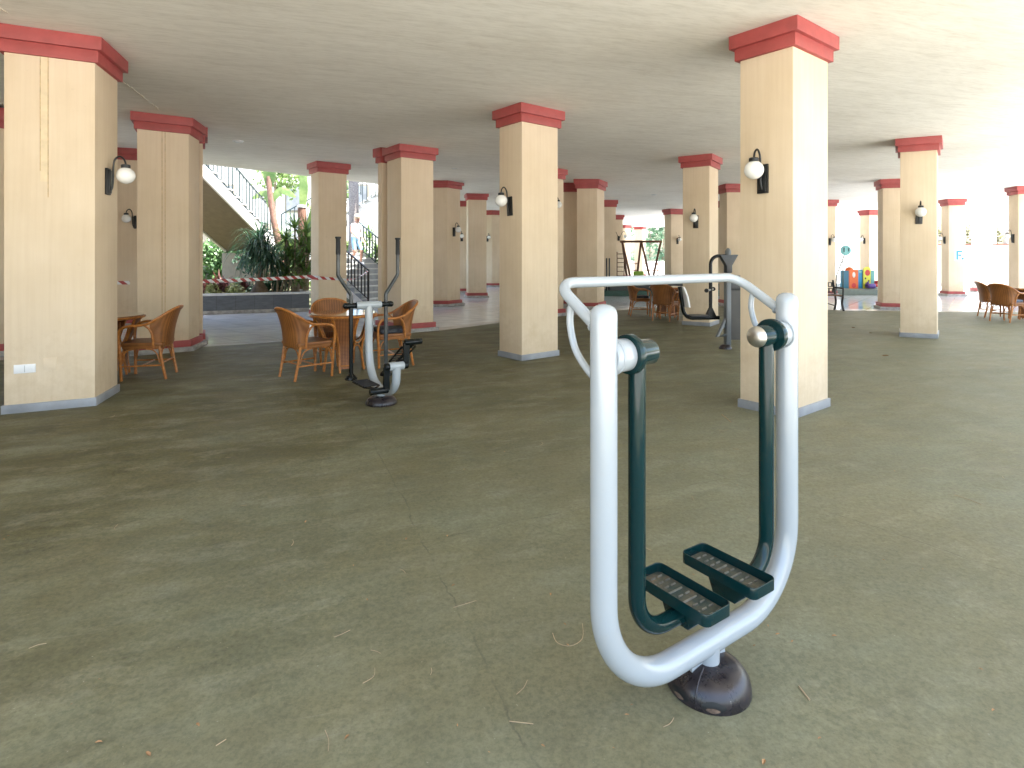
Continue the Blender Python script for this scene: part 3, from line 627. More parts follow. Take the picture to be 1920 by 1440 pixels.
# ------------------------------------------------------------------ globe wall lamps
LG = 'globe wall lamps on the pillars'
def make_lamp(label):
    r = thing('wall_lamp', label, 'lamp', group=LG)
    m = MB(); m.box((0.012, 0, 0), (0.024, 0.105, 0.275)); m.box((0.03, 0, 0), (0.016, 0.075, 0.24)); m.build('back_plate', M['black'], r, bevel=0.004)
    MB().tube([(0.035, 0, -0.10), (0.052, 0, -0.05), (0.058, 0, 0.05), (0.060, 0, 0.17), (0.075, 0, 0.235), (0.115, 0, 0.268), (0.155, 0, 0.240), (0.172, 0, 0.190), (0.172, 0, 0.17)], 0.0095, 8, True, 4).build('arm', M['black'], r)
    MB().lathe([(0.012, 0.19), (0.036, 0.185), (0.044, 0.178), (0.044, 0.150), (0.038, 0.146)], (0.172, 0, 0), 20).build('globe_holder', M['black'], r)
    MB().sphere((0.172, 0, 0.07), 0.087, 28, 18).build('globe', M['opal'], r)
    return r
def face_mid(poly, i, t=0.5):
    p, q = Vector(poly[i]), Vector(poly[(i + 1) % len(poly)]); d = (q - p).normalized(); n = Vector((d.y, -d.x)); c = p + (q - p) * t
    return (c.x, c.y), math.atan2(n.y, n.x)
LZ = 2.215
lamps = []
def lamp(pos, ang, label, z=LZ):
    if not lamps:
        r = make_lamp(label); r.location = (*pos, z); r.rotation_euler = (0, 0, ang); lamps.append(r); return r
    r = dup(lamps[0], (*pos, z + rp.uniform(-.012, .012)), ang + R(rp.uniform(-3, 3)), label); r.rotation_euler[0] = R(rp.uniform(-2.5, 2.5)); lamps.append(r); return r
lamp(*face_mid(N['A'], 3, 0.46), 'globe lamp on the shaded side of the nearest right pillar')
lamp((-4.219, 5.967), R(16.9), 'globe lamp sticking out from the right side of the large left pillar', 2.26)
lamp(*face_mid(N['M'], 3), 'globe lamp on the lone middle pillar')
lamp(*face_mid(N['C15'], 3), 'globe lamp on the pillar behind the seated press machine')
pD, aD = face_mid(N['D'], 0, 0.52); lamp(pD, aD, 'globe lamp facing the viewer on the slim right pillar')
lamp((-7.98, 12.15), R(-125), 'globe lamp on the dark pillar in the gap behind the large left pillar', 2.2)
lamp(*face_mid(ccw(N['C5']), 0), 'small globe lamp on the pillar right of the elliptical trainer pillar', 2.22)
lamp((-2.05, 23.365), R(-80), 'tiny globe lamp in the passage between two pillars', 2.25)
lamp((-1.2, 28.08), R(-65), 'tiny globe lamp on the dim pillar left of the lone middle pillar', 2.35)
lamp((1.0245, 14.175), R(-50), 'white globe lamp peeping out at the right edge of the lone middle pillar', 2.69)
lamp((7.65, 26.52), R(-70), 'tiny lamp on the distant pillar right of the hedge', 2.2)
lamp((8.28, 22.30), R(-60), 'tiny lamp on the pillar sliver above the seated press machine', 2.1)
lamp((12.10, 21.84), R(-60), 'tiny lamp on the pale pillar behind the bench', 2.05)
lamp(*face_mid(N['C19'], 3), 'tiny lamp on the orange-lit pillar behind the playhouse', 2.2)
lamp(*face_mid(N['C10'], 3), 'lamp on the left side of the sunlit pillar', 2.1)
lamp(*face_mid(N['C20'], 3), 'lamp on the pillar at the right edge behind wicker chairs', 2.05)
dl = thing('wall_lamp', 'tiny double-armed lamp on a distant tan pillar', 'lamp', (5.68, 30.5, 2.45), R(-90), LG)
MB().box((0.012, 0, 0), (0.024, 0.10, 0.25)).build('back_plate', M['black'], dl, bevel=0.004)
for s in (-1, 1):
    MB().tube([(0.03, 0, -0.02), (0.10, s * 0.05, 0.05), (0.13, s * 0.16, 0.30), (0.13, s * 0.26, 0.36), (0.13, s * 0.34, 0.28), (0.13, s * 0.34, 0.2)], 0.014, 8, True, 4).build('arm', M['black'], dl)
    MB().sphere((0.13, s * 0.34, 0.10), 0.10, 18, 12).build('globe', M['opal'], dl)

for (x, y, z, lab) in ((-5.4, 11.3, ZO, 'small round ceiling light left, above the tiles near the garden'), (-1.48, 14.7, ZO, 'small round ceiling light above the passage pillars'), (5.0, 20.2, ZC + 0.03, 'small round ceiling light in front of the swing frame view')):
    cl = thing('ceiling_light', lab, 'lamp', (x, y, z), 0, 'small round ceiling lights')
    MB().lathe([(0.10, 0.02), (0.105, -0.008), (0.095, -0.016), (0.08, -0.018)], (0, 0, 0), 24).build('rim', M['socket'], cl)
    MB().lathe([(0.08, -0.017), (0.07, -0.026), (0.03, -0.032), (0.0, -0.033)], (0, 0, 0), 24).build('diffuser', M['opal'], cl)

# ------------------------------------------------------------------ air walker in the foreground
def air_walker():
    base = Vector((0.677, 1.9795, 0)); ang = math.atan2(0.553, 0.8085)
    r = thing('air_walker', 'pale grey U-shaped air walker with two dark green footplates on a black dome base', 'exercise machine', base, ang)
    H = 0.49
    # local x along the U, local y away from the viewer
    pts = fillet([(-H, 0, 1.30), (-H, 0, 0.152), (H, 0, 0.152), (H, 0, 1.30)], 0.29, 14)
    n0 = len(pts); rad = [0.0405] * n0
    top = lambda x: [(x, 0, 1.30 + h) for h in ()]
    m = MB(); m.tube(pts, rad, 28, False)
    for sx in (-1, 1):
        m.lathe([(0.0405, 1.2995), (0.0402, 1.310), (0.037, 1.321), (0.029, 1.331), (0.016, 1.337), (0.0, 1.339)], (sx * H, 0, 0), 28)
    m.build('frame', M['grey'], r)
    hb = fillet([(-H, 0.03, 1.268), (-H, 0.225, 1.392), (H, 0.225, 1.392), (H, 0.03, 1.268)], 0.075, 10)
    MB().tube(hb, 0.0185, 18).build('handlebar', M['grey'], r)
    for sx in (-1, 1):
        MB().tube([(sx * H, 0.145, 1.338), (sx * H, 0.155, 1.27), (sx * H, 0.13, 1.19), (sx * H, 0.075, 1.135), (sx * H, 0.025, 1.105)], 0.0115, 12, True, 5).build('strut', M['grey'], r)
    def bead(name, c, rad, axis, par, mat=M['grey'], t=0.004):
        ax = Vector(axis).to_track_quat('Z', 'Y').to_matrix(); ring = [Vector(c) + ax @ Vector((rad * math.cos(R(a)), rad * math.sin(R(a)), 0.0012 * math.sin(R(a * 9)))) for a in range(0, 370, 10)]
        MB().tube(ring, t, 6, False).build(name, mat, par)
    for sx in (-1, 1):
        bead('weld_bead', (sx * (H - 0.039), 0, 1.18), 0.051, (1, 0, 0), r)
        bead('weld_bead', (sx * H, 0.041, 1.274), 0.0205, (0, 0.85, 0.53), r)
    # neck and base
    m = MB(); m.lathe([(0.0385, 0.07), (0.0385, 0.115), (0.042, 0.150)], (0, 0, 0), 24); m.build('neck', M['grey'], r)
    m = MB(); m.box((-0.062, 0, 0.098), (0.055, 0.008, 0.05)); m.build('gusset', M['grey'], r)
    m = MB(); m.box((0.062, 0, 0.098), (0.055, 0.008, 0.05)); m.build('gusset', M['grey'], r)
    b = MB(); prof = [(0.140, 0.004), (0.1408, 0.010), (0.1395, 0.026), (0.134, 0.045), (0.122, 0.063), (0.104, 0.077), (0.078, 0.086), (0.045, 0.0905), (0.03, 0.091)]
    b.lathe(prof, (0, 0, 0), 48)
    br = b.build('dome_base', M['base'], r)
    # raised seam and four slots
    for a in (200, 20):
        s = MB(); ca, sa = math.cos(R(a)), math.sin(R(a))
        s.tube([(p[0] * ca, p[0] * sa, p[1]) for p in [(0.1410, 0.008), (0.1400, 0.026), (0.1345, 0.045), (0.1225, 0.063), (0.1045, 0.0772), (0.078, 0.0863), (0.05, 0.0905)]], 0.003, 8, True, 3); s.build('seam', M['base'], br)
    def patch(mb, a0, a1, h0, h1, off):
        rows = []
        for i in range(5):
            ti = i / 4
            row = []
            for j in range(9):
                tj = j / 8; k = math.sin(math.pi * tj)
                hh = h0 + (h1 - h0) * (0.5 + (ti - 0.5) * (0.25 + 0.75 * k))
                a = R(a0 + (a1 - a0) * tj)
                # radius on the profile
                rr = 0.14
                for (r0, z0), (r1, z1) in zip(prof, prof[1:]):
                    if z0 <= hh <= z1: rr = r0 + (r1 - r0) * (hh - z0) / (z1 - z0)
                rr += off
                row.append((rr * math.cos(a), rr * math.sin(a), hh))
            rows.append(row)
        mb.loft(rows, False)
    for a0, a1 in ((162, 192), (208, 240), (342, 372), (28, 60)):
        d = MB(); patch(d, a0, a1, 0.010, 0.044, 0.0012); d.build('slot', M['black'], br)
        d = MB(); patch(d, a0 + 6, a1 - 8, 0.012, 0.027, 0.0022); d.build('slot_fill', M['slot'], br)
    # swinging legs
    for sx in (-1, 1):
        X = lambda s_: sx * (H - s_)
        c = MB(); c.cyl((X(0.02), 0, 1.18), (X(0.098), 0, 1.18), 0.050, 32); c.build('pivot_stub', M['grey'], r)
        rot = MB(); rot.lathe([(0.052, 0), (0.0605, 0.002), (0.0615, 0.005), (0.0615, 0.024), (0.060, 0.027), (0.0405, 0.0275), (0.0400, 0.030), (0.0400, 0.105), (0.038, 0.108), (0.01, 0.108)], (X(0.093), 0, 1.18), 40, Vector((-sx, 0, 0)).to_track_quat('Z', 'Y').to_matrix())
        sw = rot.build('swing_hub', M['green'], r)
        if sx > 0: MB().lathe([(0.039, 0), (0.040, 0.004), (0.036, 0.014), (0.026, 0.021), (0.012, 0.0245), (0.0, 0.025)], (X(0.198), 0, 1.18), 32, Vector((-sx, 0, 0)).to_track_quat('Z', 'Y').to_matrix()).build('hub_cap', M['steel'], sw)
        tp = fillet([(X(0.140), 0, 1.17), (X(0.140), 0, 0.298), (X(0.335), 0, 0.298)], 0.125, 12)
        MB().tube(tp, 0.027, 22).build('swing_arm', M['green'], r)
        # bracket under the tray
        xc = X(0.365)
        k = MB()
        t0, b0, wd = (-0.105, 0.085), (-0.035, 0.055), 0.052
        vs = []
        for xx in (-wd / 2, wd / 2):
            vs += [(xc + xx, t0[0], 0.335), (xc + xx, t0[1], 0.335), (xc + xx, b0[1], 0.262), (xc + xx, b0[0], 0.262)]
        k.add(vs, [(0, 1, 2, 3), (4, 7, 6, 5), (0, 4, 5, 1), (1, 5, 6, 2), (2, 6, 7, 3), (3, 7, 4, 0)])
        k.build('footplate_bracket', M['green'], r, bevel=0.004)
        # tray: rim with a rounded rectangle plan
        yc = 0.015; hx, hy, rr, th = 0.066, 0.152, 0.022, 0.0045
        def ring(dx, z):
            out = []
            for (qx, qy, a0) in ((1, 1, 0), (-1, 1, 90), (-1, -1, 180), (1, -1, 270)):
                for q in range(5):
                    a = R(a0 + 22.5 * q)
                    out.append((xc + qx * (hx - rr) + (rr - dx) * math.cos(a), yc + qy * (hy - rr) + (rr - dx) * math.sin(a), z))
            return out
        tr = MB(); tr.loft([ring(0.004, 0.333), ring(0, 0.336), ring(0, 0.372), ring(0.001, 0.374), ring(th - 0.001, 0.374), ring(th, 0.372), ring(th, 0.341)], True, True, False)
        to = tr.build('footplate', M['green'], r)
        fl = MB(); fl.add(ring(th - 0.0005, 0.3415), [tuple(range(20))]); fl.build('tread', M['tread'], to)
        rb = MB()
        for q in range(9):
            yy = yc - 0.12 + q * 0.03
            for xx in ((-0.034, 0.0, 0.034) if q not in (3, 5) else (0.0,)):
                rb.rbox((xc + xx + 0.006 * (q % 2), yy, 0.3435), (0.022 if q not in (3, 5) else 0.075, 0.005, 0.005), 0.002)
        rb.build('tread_rib', M['ribgrey'], to)
    return r
air_walker()

# ------------------------------------------------------------------ elliptical trainer
def elliptical():
    r = thing('elliptical_trainer', 'grey and black outdoor elliptical trainer with two tall lever handles', 'exercise machine', (-1.313, 5.76, 0), math.atan2(0.565, 0.825))
    # local x lateral (right), local y away from the viewer
    b = MB(); b.lathe([(0.152, 0.004), (0.155, 0.015), (0.150, 0.035), (0.135, 0.058), (0.105, 0.076), (0.06, 0.086), (0.02, 0.088)], (0, 0, 0), 40); b.build('dome_base', M['base'], r)
    MB().lathe([(0.046, 0.07), (0.044, 0.12), (0.046, 0.17)], (0, 0, 0), 24).build('neck', M['grey'], r)
    m = MB(); m.tube([(0, 0.35, 0.965), (0, 0.35, 0.80), (0, 0.35, 0.60), (0, 0.335, 0.45), (0, 0.29, 0.31), (0, 0.20, 0.21), (0, 0.09, 0.165), (0, 0.0, 0.15), (0, -0.10, 0.15), (0, -0.20, 0.165), (0, -0.30, 0.205), (0, -0.365, 0.28), (0, -0.38, 0.36), (0, -0.38, 0.43)], 0.041, 22, True, 4)
    m.build('frame', M['grey'], r)
    MB().cyl((-0.135, 0.35, 0.97), (0.135, 0.35, 0.97), 0.040, 24).build('crossbar', M['grey'], r)
    MB().cyl((-0.075, -0.38, 0.44), (0.075, -0.38, 0.44), 0.040, 24).build('bearing_housing', M['grey'], r)
    for s in (-1, 1):
        h = MB(); h.cyl((s * 0.13, 0.35, 0.97), (s * 0.245, 0.35, 0.97), 0.030, 20); h.sphere((s * 0.245, 0.35, 0.97), 0.032, 18, 10); h.build('pivot', M['blackgloss'], r)
        x0 = s * 0.19
        up = MB(); up.tube(fillet([(x0, 0.35, 0.97), (x0, 0.35, 1.08), (x0 + s * 0.135, 0.35, 1.285), (x0 + s * 0.135, 0.35, 1.52)], 0.06, 6), 0.0195, 14); lv = up.build('lever_upper', M['worn'], r)
        g = MB(); g.lathe([(0.022, 1.50), (0.023, 1.51), (0.022, 1.66), (0.029, 1.668), (0.030, 1.682), (0.02, 1.684)], (x0 + s * 0.135, 0.35, 0), 18); g.build('grip', M['grip'], lv)
        lo = MB(); lo.tube([(x0, 0.35, 0.97), (x0, 0.35, 0.25)], 0.0215, 14); lo.build('lever_lower', M['blackgloss'] if s < 0 else M['worn'], r)
        MB().lathe([(0.03, 0.195), (0.062, 0.205), (0.064, 0.222), (0.05, 0.24), (0.028, 0.26), (0.022, 0.27)], (x0, 0.35, 0), 24).build('lever_foot', M['blackgloss'], r)
        zc = 0.225 if s < 0 else 0.655
        # foot link with an open-sided tread
        L = MB(); p0 = Vector((x0, 0.35, 0.215)); p1 = Vector((x0, -0.38, zc)); dd = p1 - p0
        L.tube([p0, p1], 0.015, 10)
        for k in (-0.075, 0.075):
            L.tube([p0 + dd * 0.30 + Vector((0, 0, 0.01)), p0 + dd * 0.38 + Vector((k, 0, 0.02)), p0 + dd * 0.80 + Vector((k, 0, 0.02)), p0 + dd * 0.90 + Vector((0, 0, 0.01))], 0.010, 8)
        lk = L.build('foot_link', M['blackgloss'], r)
        fp = MB()
        for q in range(7): fp.bar(p0 + dd * (0.38 + 0.07 * q) + Vector((-0.075, 0, 0.028)), p0 + dd * (0.38 + 0.07 * q) + Vector((0.075, 0, 0.028)), 0.028, 0.008)
        fp.build('footplate', M['grip'], lk)
        cr = MB(); cr.cyl((s * 0.07, -0.38, 0.44), (s * 0.115, -0.38, 0.44), 0.036, 18)
        cr.bar((s * 0.10, -0.38, 0.44), (s * 0.10, -0.38, zc), 0.055, 0.030, (0, 1, 0))
        cr.cyl((s * 0.085, -0.38, zc), (s * 0.26, -0.38, zc), 0.030, 18); cr.build('crank', M['blackgloss'], r)
elliptical()

# ------------------------------------------------------------------ seated press machine
def press():
    r = thing('press_machine', 'grey and black seated press machine half hidden by the nearest right pillar', 'exercise machine', (3.55, 9.25, 0), R(8))
    m = MB(); m.rbox((-0.09, -0.02, 0.56), (0.085, 0.10, 1.12), 0.018); m.build('front_upright', M['midgrey'], r)
    m = MB(); m.rbox((0.44, -0.02, 0.56), (0.085, 0.10, 1.12), 0.018); m.build('front_upright', M['midgrey'], r)
    m = MB(); m.rbox((0.175, 0.0, 0.60), (0.45, 0.05, 0.92), 0.01); m.build('panel', M['darkpanel'], r)
    m = MB(); m.box((0.175, -0.01, 1.00), (0.44, 0.07, 0.12)); m.build('weight_cover', M['black'], r, bevel=0.008)
    m = MB(); m.box((0.175, -0.02, 1.145), (0.62, 0.10, 0.06)); m.build('head_beam', M['midgrey'], r, bevel=0.01)
    for x in (-0.09, 0.44):
        MB().lathe([(0.10, 0.004), (0.10, 0.02), (0.075, 0.06), (0.05, 0.075)], (x - 0.05, -0.05, 0), 20).build('foot', M['base'], r)
    m = MB(); m.tube([(-0.10, 0.0, 0.50), (-0.30, -0.08, 0.20), (-0.10, -0.03, 0.23)], 0.03, 12); m.tube([(-0.19, -0.04, 0.35), (-0.12, -0.02, 0.35)], 0.02, 10); m.build('step_bracket', M['midgrey'], r)
    MB().cyl((0.04, 0.2, 0.0), (0.04, 0.2, 1.50), 0.042, 20).build('mast', M['grey'], r)
    MB().sphere((0.04, 0.2, 1.545), 0.050, 20, 12, (1, 1, 1.5)).build('mast_cap', M['midgrey'], r)
    m = MB(); vs = []
    for yy in (0.15, 0.25):
        vs += [(-0.12, yy, 1.51), (0.20, yy, 1.51), (0.09, yy, 1.33), (0.09, yy, 1.21), (-0.01, yy, 1.21), (-0.01, yy, 1.33)]
    m.add(vs, [(0, 1, 2, 3, 4, 5), (11, 10, 9, 8, 7, 6)] + [(i, (i + 1) % 6, 6 + (i + 1) % 6, 6 + i) for i in range(6)]); m.build('yoke', M['black'], r, bevel=0.01)
    m = MB(); m.tube(fillet([(0.0, 0.2, 1.49), (-0.265, 0.2, 1.49), (-0.265, 0.2, 0.50)], 0.14, 8), 0.028, 14); m.build('swing_arm', M['blackgloss'], r)
    m = MB(); m.tube(fillet([(-0.12, 0.2, 0.475), (-0.72, 0.2, 0.475), (-0.80, 0.2, 0.99)], 0.17, 8), 0.032, 14)
    m.add([(-0.36, 0.17, 0.49), (-0.17, 0.17, 0.49), (-0.245, 0.17, 0.64), (-0.285, 0.17, 0.64), (-0.36, 0.23, 0.49), (-0.17, 0.23, 0.49), (-0.245, 0.23, 0.64), (-0.285, 0.23, 0.64)], [(0, 1, 2, 3), (7, 6, 5, 4), (0, 4, 5, 1), (1, 5, 6, 2), (2, 6, 7, 3), (3, 7, 4, 0)])
    m.build('seat_rail', M['blackgloss'], r)
    m = MB(); m.rbox((-0.50, 0.2, 0.515), (0.34, 0.26, 0.025), 0.03); m.build('seat', M['black'], r)
    m = MB(); m.tube([(-0.39, 0.08, 0.93), (-0.265, 0.2, 0.935), (-0.16, 0.32, 0.94)], 0.017, 10); ha = m.build('handle', M['steel'], r)
    MB().sphere((-0.40, 0.075, 0.93), 0.034, 14, 8).build('handle_knob', M['grip'], ha); MB().sphere((-0.15, 0.325, 0.94), 0.034, 14, 8).build('handle_knob', M['grip'], ha)
    # white pad at the far end of the seat rail
    m = MB(); rows = []
    for (z, x, hw) in ((0.66, -0.70, 0.13), (0.72, -0.715, 0.14), (0.84, -0.735, 0.13), (0.95, -0.765, 0.10), (0.99, -0.775, 0.07)):
        rows.append([(x - 0.0, 0.2 - hw, z), (x + 0.03, 0.2 - hw, z), (x + 0.03, 0.2 + hw, z), (x, 0.2 + hw, z)])
    m.loft(rows, True, True, True, False); pad = m.build('backrest', M['cloth'], r, bevel=0.008)
    m = MB()
    for k, z in enumerate((0.74, 0.77, 0.80)): m.box((-0.722 - 0.004 * k + 0.0333 + 0.018, 0.2 - 0.02, z), (0.004, 0.10 - 0.02 * k, 0.012))
    m.build('print', M['midgrey'], pad)
press()

# ------------------------------------------------------------------ rattan chairs and tables
CG = 'rattan armchairs round the tables'
def make_chair(label):
    r = thing('rattan_chair', label, 'chair', group=CG)
    # seat: woven slab with rounded front and deep apron
    s = MB(); s.rbox((0.0, 0, 0.425), (0.46, 0.48, 0.045), 0.05, seg=5); s.rbox((0.0, 0, 0.395), (0.44, 0.46, 0.05), 0.05, seg=5); s.build('seat', M['weave'], r)
    half = [(0.235, 0.245, 0.47), (0.232, 0.255, 0.56), (0.20, 0.262, 0.625), (0.12, 0.268, 0.652), (0.0, 0.272, 0.66), (-0.10, 0.276, 0.685), (-0.21, 0.262, 0.755), (-0.30, 0.20, 0.82), (-0.345, 0.10, 0.852), (-0.355, 0.0, 0.860)]
    path = half + [(x, -y, z) for x, y, z in half[-2::-1]]
    a = MB(); a.tube(path, 0.0165, 12, True, 5); a.build('arm_rail', M['pole'], r)
    # backrest: woven shell lofted from the seat edge to the rail
    top = [Vector(p) for p in half[5:]] ; top = top + [Vector((p.x, -p.y, p.z)) for p in top[-2::-1]]
    bot = [Vector(p) for p in ((-0.12, 0.235, 0.40), (-0.19, 0.225, 0.40), (-0.235, 0.16, 0.40), (-0.25, 0.08, 0.40), (-0.255, 0, 0.40))]
    bot = bot + [Vector((p.x, -p.y, p.z)) for p in bot[-2::-1]]
    t2, _ = catmull(top, [0] * len(top), 4); b2, _ = catmull(bot, [0] * len(bot), 4)
    rows = []
    for k in range(9):
        f = k / 8; row = []
        for p, q in zip(b2, t2):
            c = p.lerp(q, f); out = Vector((c.x, c.y, 0)); out = out.normalized() if out.length > 1e-6 else Vector((-1, 0, 0))
            row.append(c - out * 0.020 * math.sin(math.pi * f) + out * 0.0)
        rows.append(row)
    in_rows = [[p - Vector((p.x, p.y, 0)).normalized() * 0.012 for p in row] for row in rows]
    m = MB(); m.loft(rows, False); m.loft([x[::-1] for x in in_rows], False)
    m.build('backrest', M['weave'], r, recalc=False)
    for s in (-1, 1):
        p = MB(); p.tube([(-0.13, s * 0.235, 0.38), (-0.125, s * 0.242, 0.50), (-0.10, s * 0.255, 0.60), (-0.045, s * 0.268, 0.658)], 0.013, 10, True, 4)
        p.build('back_post', M['pole'], r)
    for s in (-1, 1):
        MB().tube([(0.215, s * 0.215, 0.0), (0.222, s * 0.228, 0.25), (0.235, s * 0.243, 0.48)], 0.0165, 12).build('leg', M['pole'], r)
        MB().tube([(-0.255, s * 0.205, 0.0), (-0.215, s * 0.21, 0.2), (-0.185, s * 0.215, 0.42)], 0.0165, 12).build('leg', M['pole'], r)
    st = MB()
    for s in (-1, 1): st.tube([(-0.22, s * 0.21, 0.17), (0.22, s * 0.22, 0.17)], 0.010, 8)
    st.tube([(0.0, -0.215, 0.17), (0.0, 0.215, 0.17)], 0.010, 8); st.tube([(-0.222, -0.21, 0.20), (-0.222, 0.21, 0.20)], 0.009, 8)
    st.build('stretcher', M['pole'], r)
    for s in (-1, 1):
        MB().tube([(0.205, s * 0.222, 0.20), (0.19, s * 0.222, 0.30), (0.15, s * 0.224, 0.355), (0.08, s * 0.225, 0.372)], 0.0085, 8, True, 4).build('brace', M['pole'], r)
        MB().tube([(-0.19, s * 0.212, 0.20), (-0.165, s * 0.214, 0.30), (-0.12, s * 0.22, 0.355), (-0.05, s * 0.225, 0.372)], 0.0085, 8, True, 4).build('brace', M['pole'], r)
        MB().tube([(0.215, s * 0.20, 0.22), (0.218, s * 0.18, 0.31), (0.218, s * 0.13, 0.355), (0.218, s * 0.06, 0.372)], 0.0085, 8, True, 4).build('brace', M['pole'], r)
        MB().tube([(-0.20, s * 0.19, 0.22), (-0.20, s * 0.17, 0.31), (-0.20, s * 0.12, 0.355), (-0.20, s * 0.05, 0.372)], 0.0085, 8, True, 4).build('brace', M['pole'], r)
    return r
chairs = [
    ((-2.53, 7.08), 46, 'rattan armchair with bare seat left of the elliptical trainer, back to the viewer'),
    ((-2.50, 8.05), -61, 'rattan armchair behind the round table left of the elliptical trainer'),
    ((-1.66, 7.85), 207, 'rattan armchair with dark printed cushion seen behind the elliptical trainer'),
    ((-4.47, 7.05), 194, 'rattan armchair with bare seat half hidden by the large left pillar'),
    ((3.55, 13.27), 52, 'rattan armchair with its rounded back to the viewer in the middle group under the handlebar'),
    ((3.20, 14.35), -5, 'rattan armchair with black cushion facing right in the middle group'),
    ((11.24, 13.0), 16, 'rattan armchair nearest at the right edge with its holed back to the viewer'),
    ((11.72, 13.95), -20, 'rattan armchair behind another at the right edge against bright tiles'),
]
ch0 = None; chair_objs = []
for (p, a, lab) in chairs:
    if ch0 is None:
        ch0 = make_chair(lab); ch0.location = (*p, 0.004); ch0.rotation_euler = (0, 0, R(a)); chair_objs.append(ch0)
    else: chair_objs.append(dup(ch0, (*p, 0.004), R(a), lab))
def cushion(i, mat, label):
    p, a, _ = chairs[i]
    m = MB(); m.rbox((0, 0, 0), (0.40, 0.42, 0.055), 0.06, seg=5); o = m.build('cushion', M[mat]); o.location = (*p, 0.482); o.rotation_euler = (0, 0, R(a)); tag(o, label, 'cushion', 'cushions on the rattan chairs')
cushion(2, 'cushion', 'dark printed cushion on the chair behind the elliptical trainer')
cushion(5, 'cushion', 'black cushion on the side-on chair of the middle group')
cushion(6, 'bluecush', 'blue-grey cushion on the nearest chair at the right edge')
cushion(7, 'bluecush', 'dark cushion on the rear chair at the right edge')
TG = 'round rattan tables'
def make_table(label):
    r = thing('rattan_table', label, 'table', group=TG)
    t = MB(); t.lathe([(0.40, 0.700), (0.428, 0.705), (0.435, 0.718), (0.428, 0.732), (0.40, 0.735)], (0, 0, 0), 48); t.build('tabletop', M['pole'], r)
    MB().lathe([(0.415, 0.7355), (0.418, 0.739), (0.416, 0.743)], (0, 0, 0), 48).build('glass', M['glass'], r)
    for q in range(4):
        a = R(90 * q); ca, sa = math.cos(a), math.sin(a)
        W = lambda rr, y, z: (rr * ca - y * sa, rr * sa + y * ca, z)
        prof = [(0.36, 0.155, 0.70), (0.31, 0.125, 0.58), (0.255, 0.095, 0.44), (0.225, 0.075, 0.32), (0.225, 0.068, 0.18), (0.245, 0.065, 0.05)]
        m = MB(); m.loft([[W(rr, -y, z), W(rr + 0.012, 0, z), W(rr, y, z)] for rr, y, z in prof], False)
        m.loft([[W(rr - 0.015, y, z), W(rr - 0.005, 0, z), W(rr - 0.015, -y, z)] for rr, y, z in prof], False)
        lg = m.build('leg', M['weavet'], r, recalc=False)
        p = MB()
        for s in (-1, 1): p.tube([W(rr, s * y, z) for rr, y, z in prof] + [W(0.25, s * 0.064, 0.0)], 0.0145, 10, True, 3)
        p.tube([W(0.245, -0.06, 0.09), W(0.245, 0.06, 0.09)], 0.009, 8)
        p.build('leg_pole', M['pole'], lg)
        a2 = a + R(45)
        b = MB(); b.tube([(0.30 * math.cos(a2 - R(28)), 0.30 * math.sin(a2 - R(28)), 0.62), (0.25 * math.cos(a2 - R(20)), 0.25 * math.sin(a2 - R(20)), 0.42), (0.22 * math.cos(a2), 0.22 * math.sin(a2), 0.365), (0.25 * math.cos(a2 + R(20)), 0.25 * math.sin(a2 + R(20)), 0.42), (0.30 * math.cos(a2 + R(28)), 0.30 * math.sin(a2 + R(28)), 0.62)], 0.010, 8, True, 4); b.build('brace', M['pole'], r)
        b = MB(); b.tube([(0.25 * math.cos(a2 - R(28)), 0.25 * math.sin(a2 - R(28)), 0.05), (0.225 * math.cos(a2 - R(22)), 0.225 * math.sin(a2 - R(22)), 0.26), (0.21 * math.cos(a2), 0.21 * math.sin(a2), 0.335), (0.225 * math.cos(a2 + R(22)), 0.225 * math.sin(a2 + R(22)), 0.26), (0.25 * math.cos(a2 + R(28)), 0.25 * math.sin(a2 + R(28)), 0.05)], 0.010, 8, True, 4)
        b.build('brace', M['pole'], r)
    return r
t0 = make_table('round glass-topped rattan table behind the elliptical trainer'); t0.location = (-2.2, 7.5, 0.004); t0.rotation_euler = (0, 0, R(-70))
dup(t0, (-5.08, 7.15, 0.004), R(20), 'round rattan table mostly hidden behind the large left pillar')
dup(t0, (3.78, 13.95, 0.004), R(10), 'round rattan table of the middle group in front of the lamp pillar')
dup(t0, (12.10, 13.35, 0.004), R(10), 'round rattan table cut by the right edge of the picture')

# ------------------------------------------------------------------ barrier tape
tp = MB()
def tape_run(pts, wd, twist=0.0, n=24):
    pts = [Vector(p) for p in pts]; P, _ = catmull(pts, [0] * len(pts), n)
    a, b = [], []
    for i, p in enumerate(P):
        d = (P[min(i + 1, len(P) - 1)] - P[max(i - 1, 0)]).normalized(); sd = d.cross(Vector((0, 0, 1))).normalized()
        an = twist * i / len(P); up = Vector((0, 0, 1)) * math.cos(an) + sd * math.sin(an)
        a.append(p - up * wd / 2); b.append(p + up * wd / 2)
    tp.loft([a, b], False)
tape_run([(-8.3, 11.98, 0.93), (-7.2, 12.62, 0.925), (-6.0, 13.35, 0.945), (-4.99, 14.02, 0.985)], 0.075)
tape_run([(-4.99, 14.02, 0.985), (-4.66, 13.735, 0.97), (-4.62, 13.74, 0.965), (-4.1, 14.16, 0.90)], 0.10, 0.8)
tape_run([(-4.1, 14.16, 0.90), (-4.2, 15.6, 0.90), (-4.31, 17.15, 1.05)], 0.05, 2.2)
tag(tp.build('barrier_tape', M['tape'], recalc=False), 'red and white striped barrier tape strung between pillars and the stair rail', 'tape')

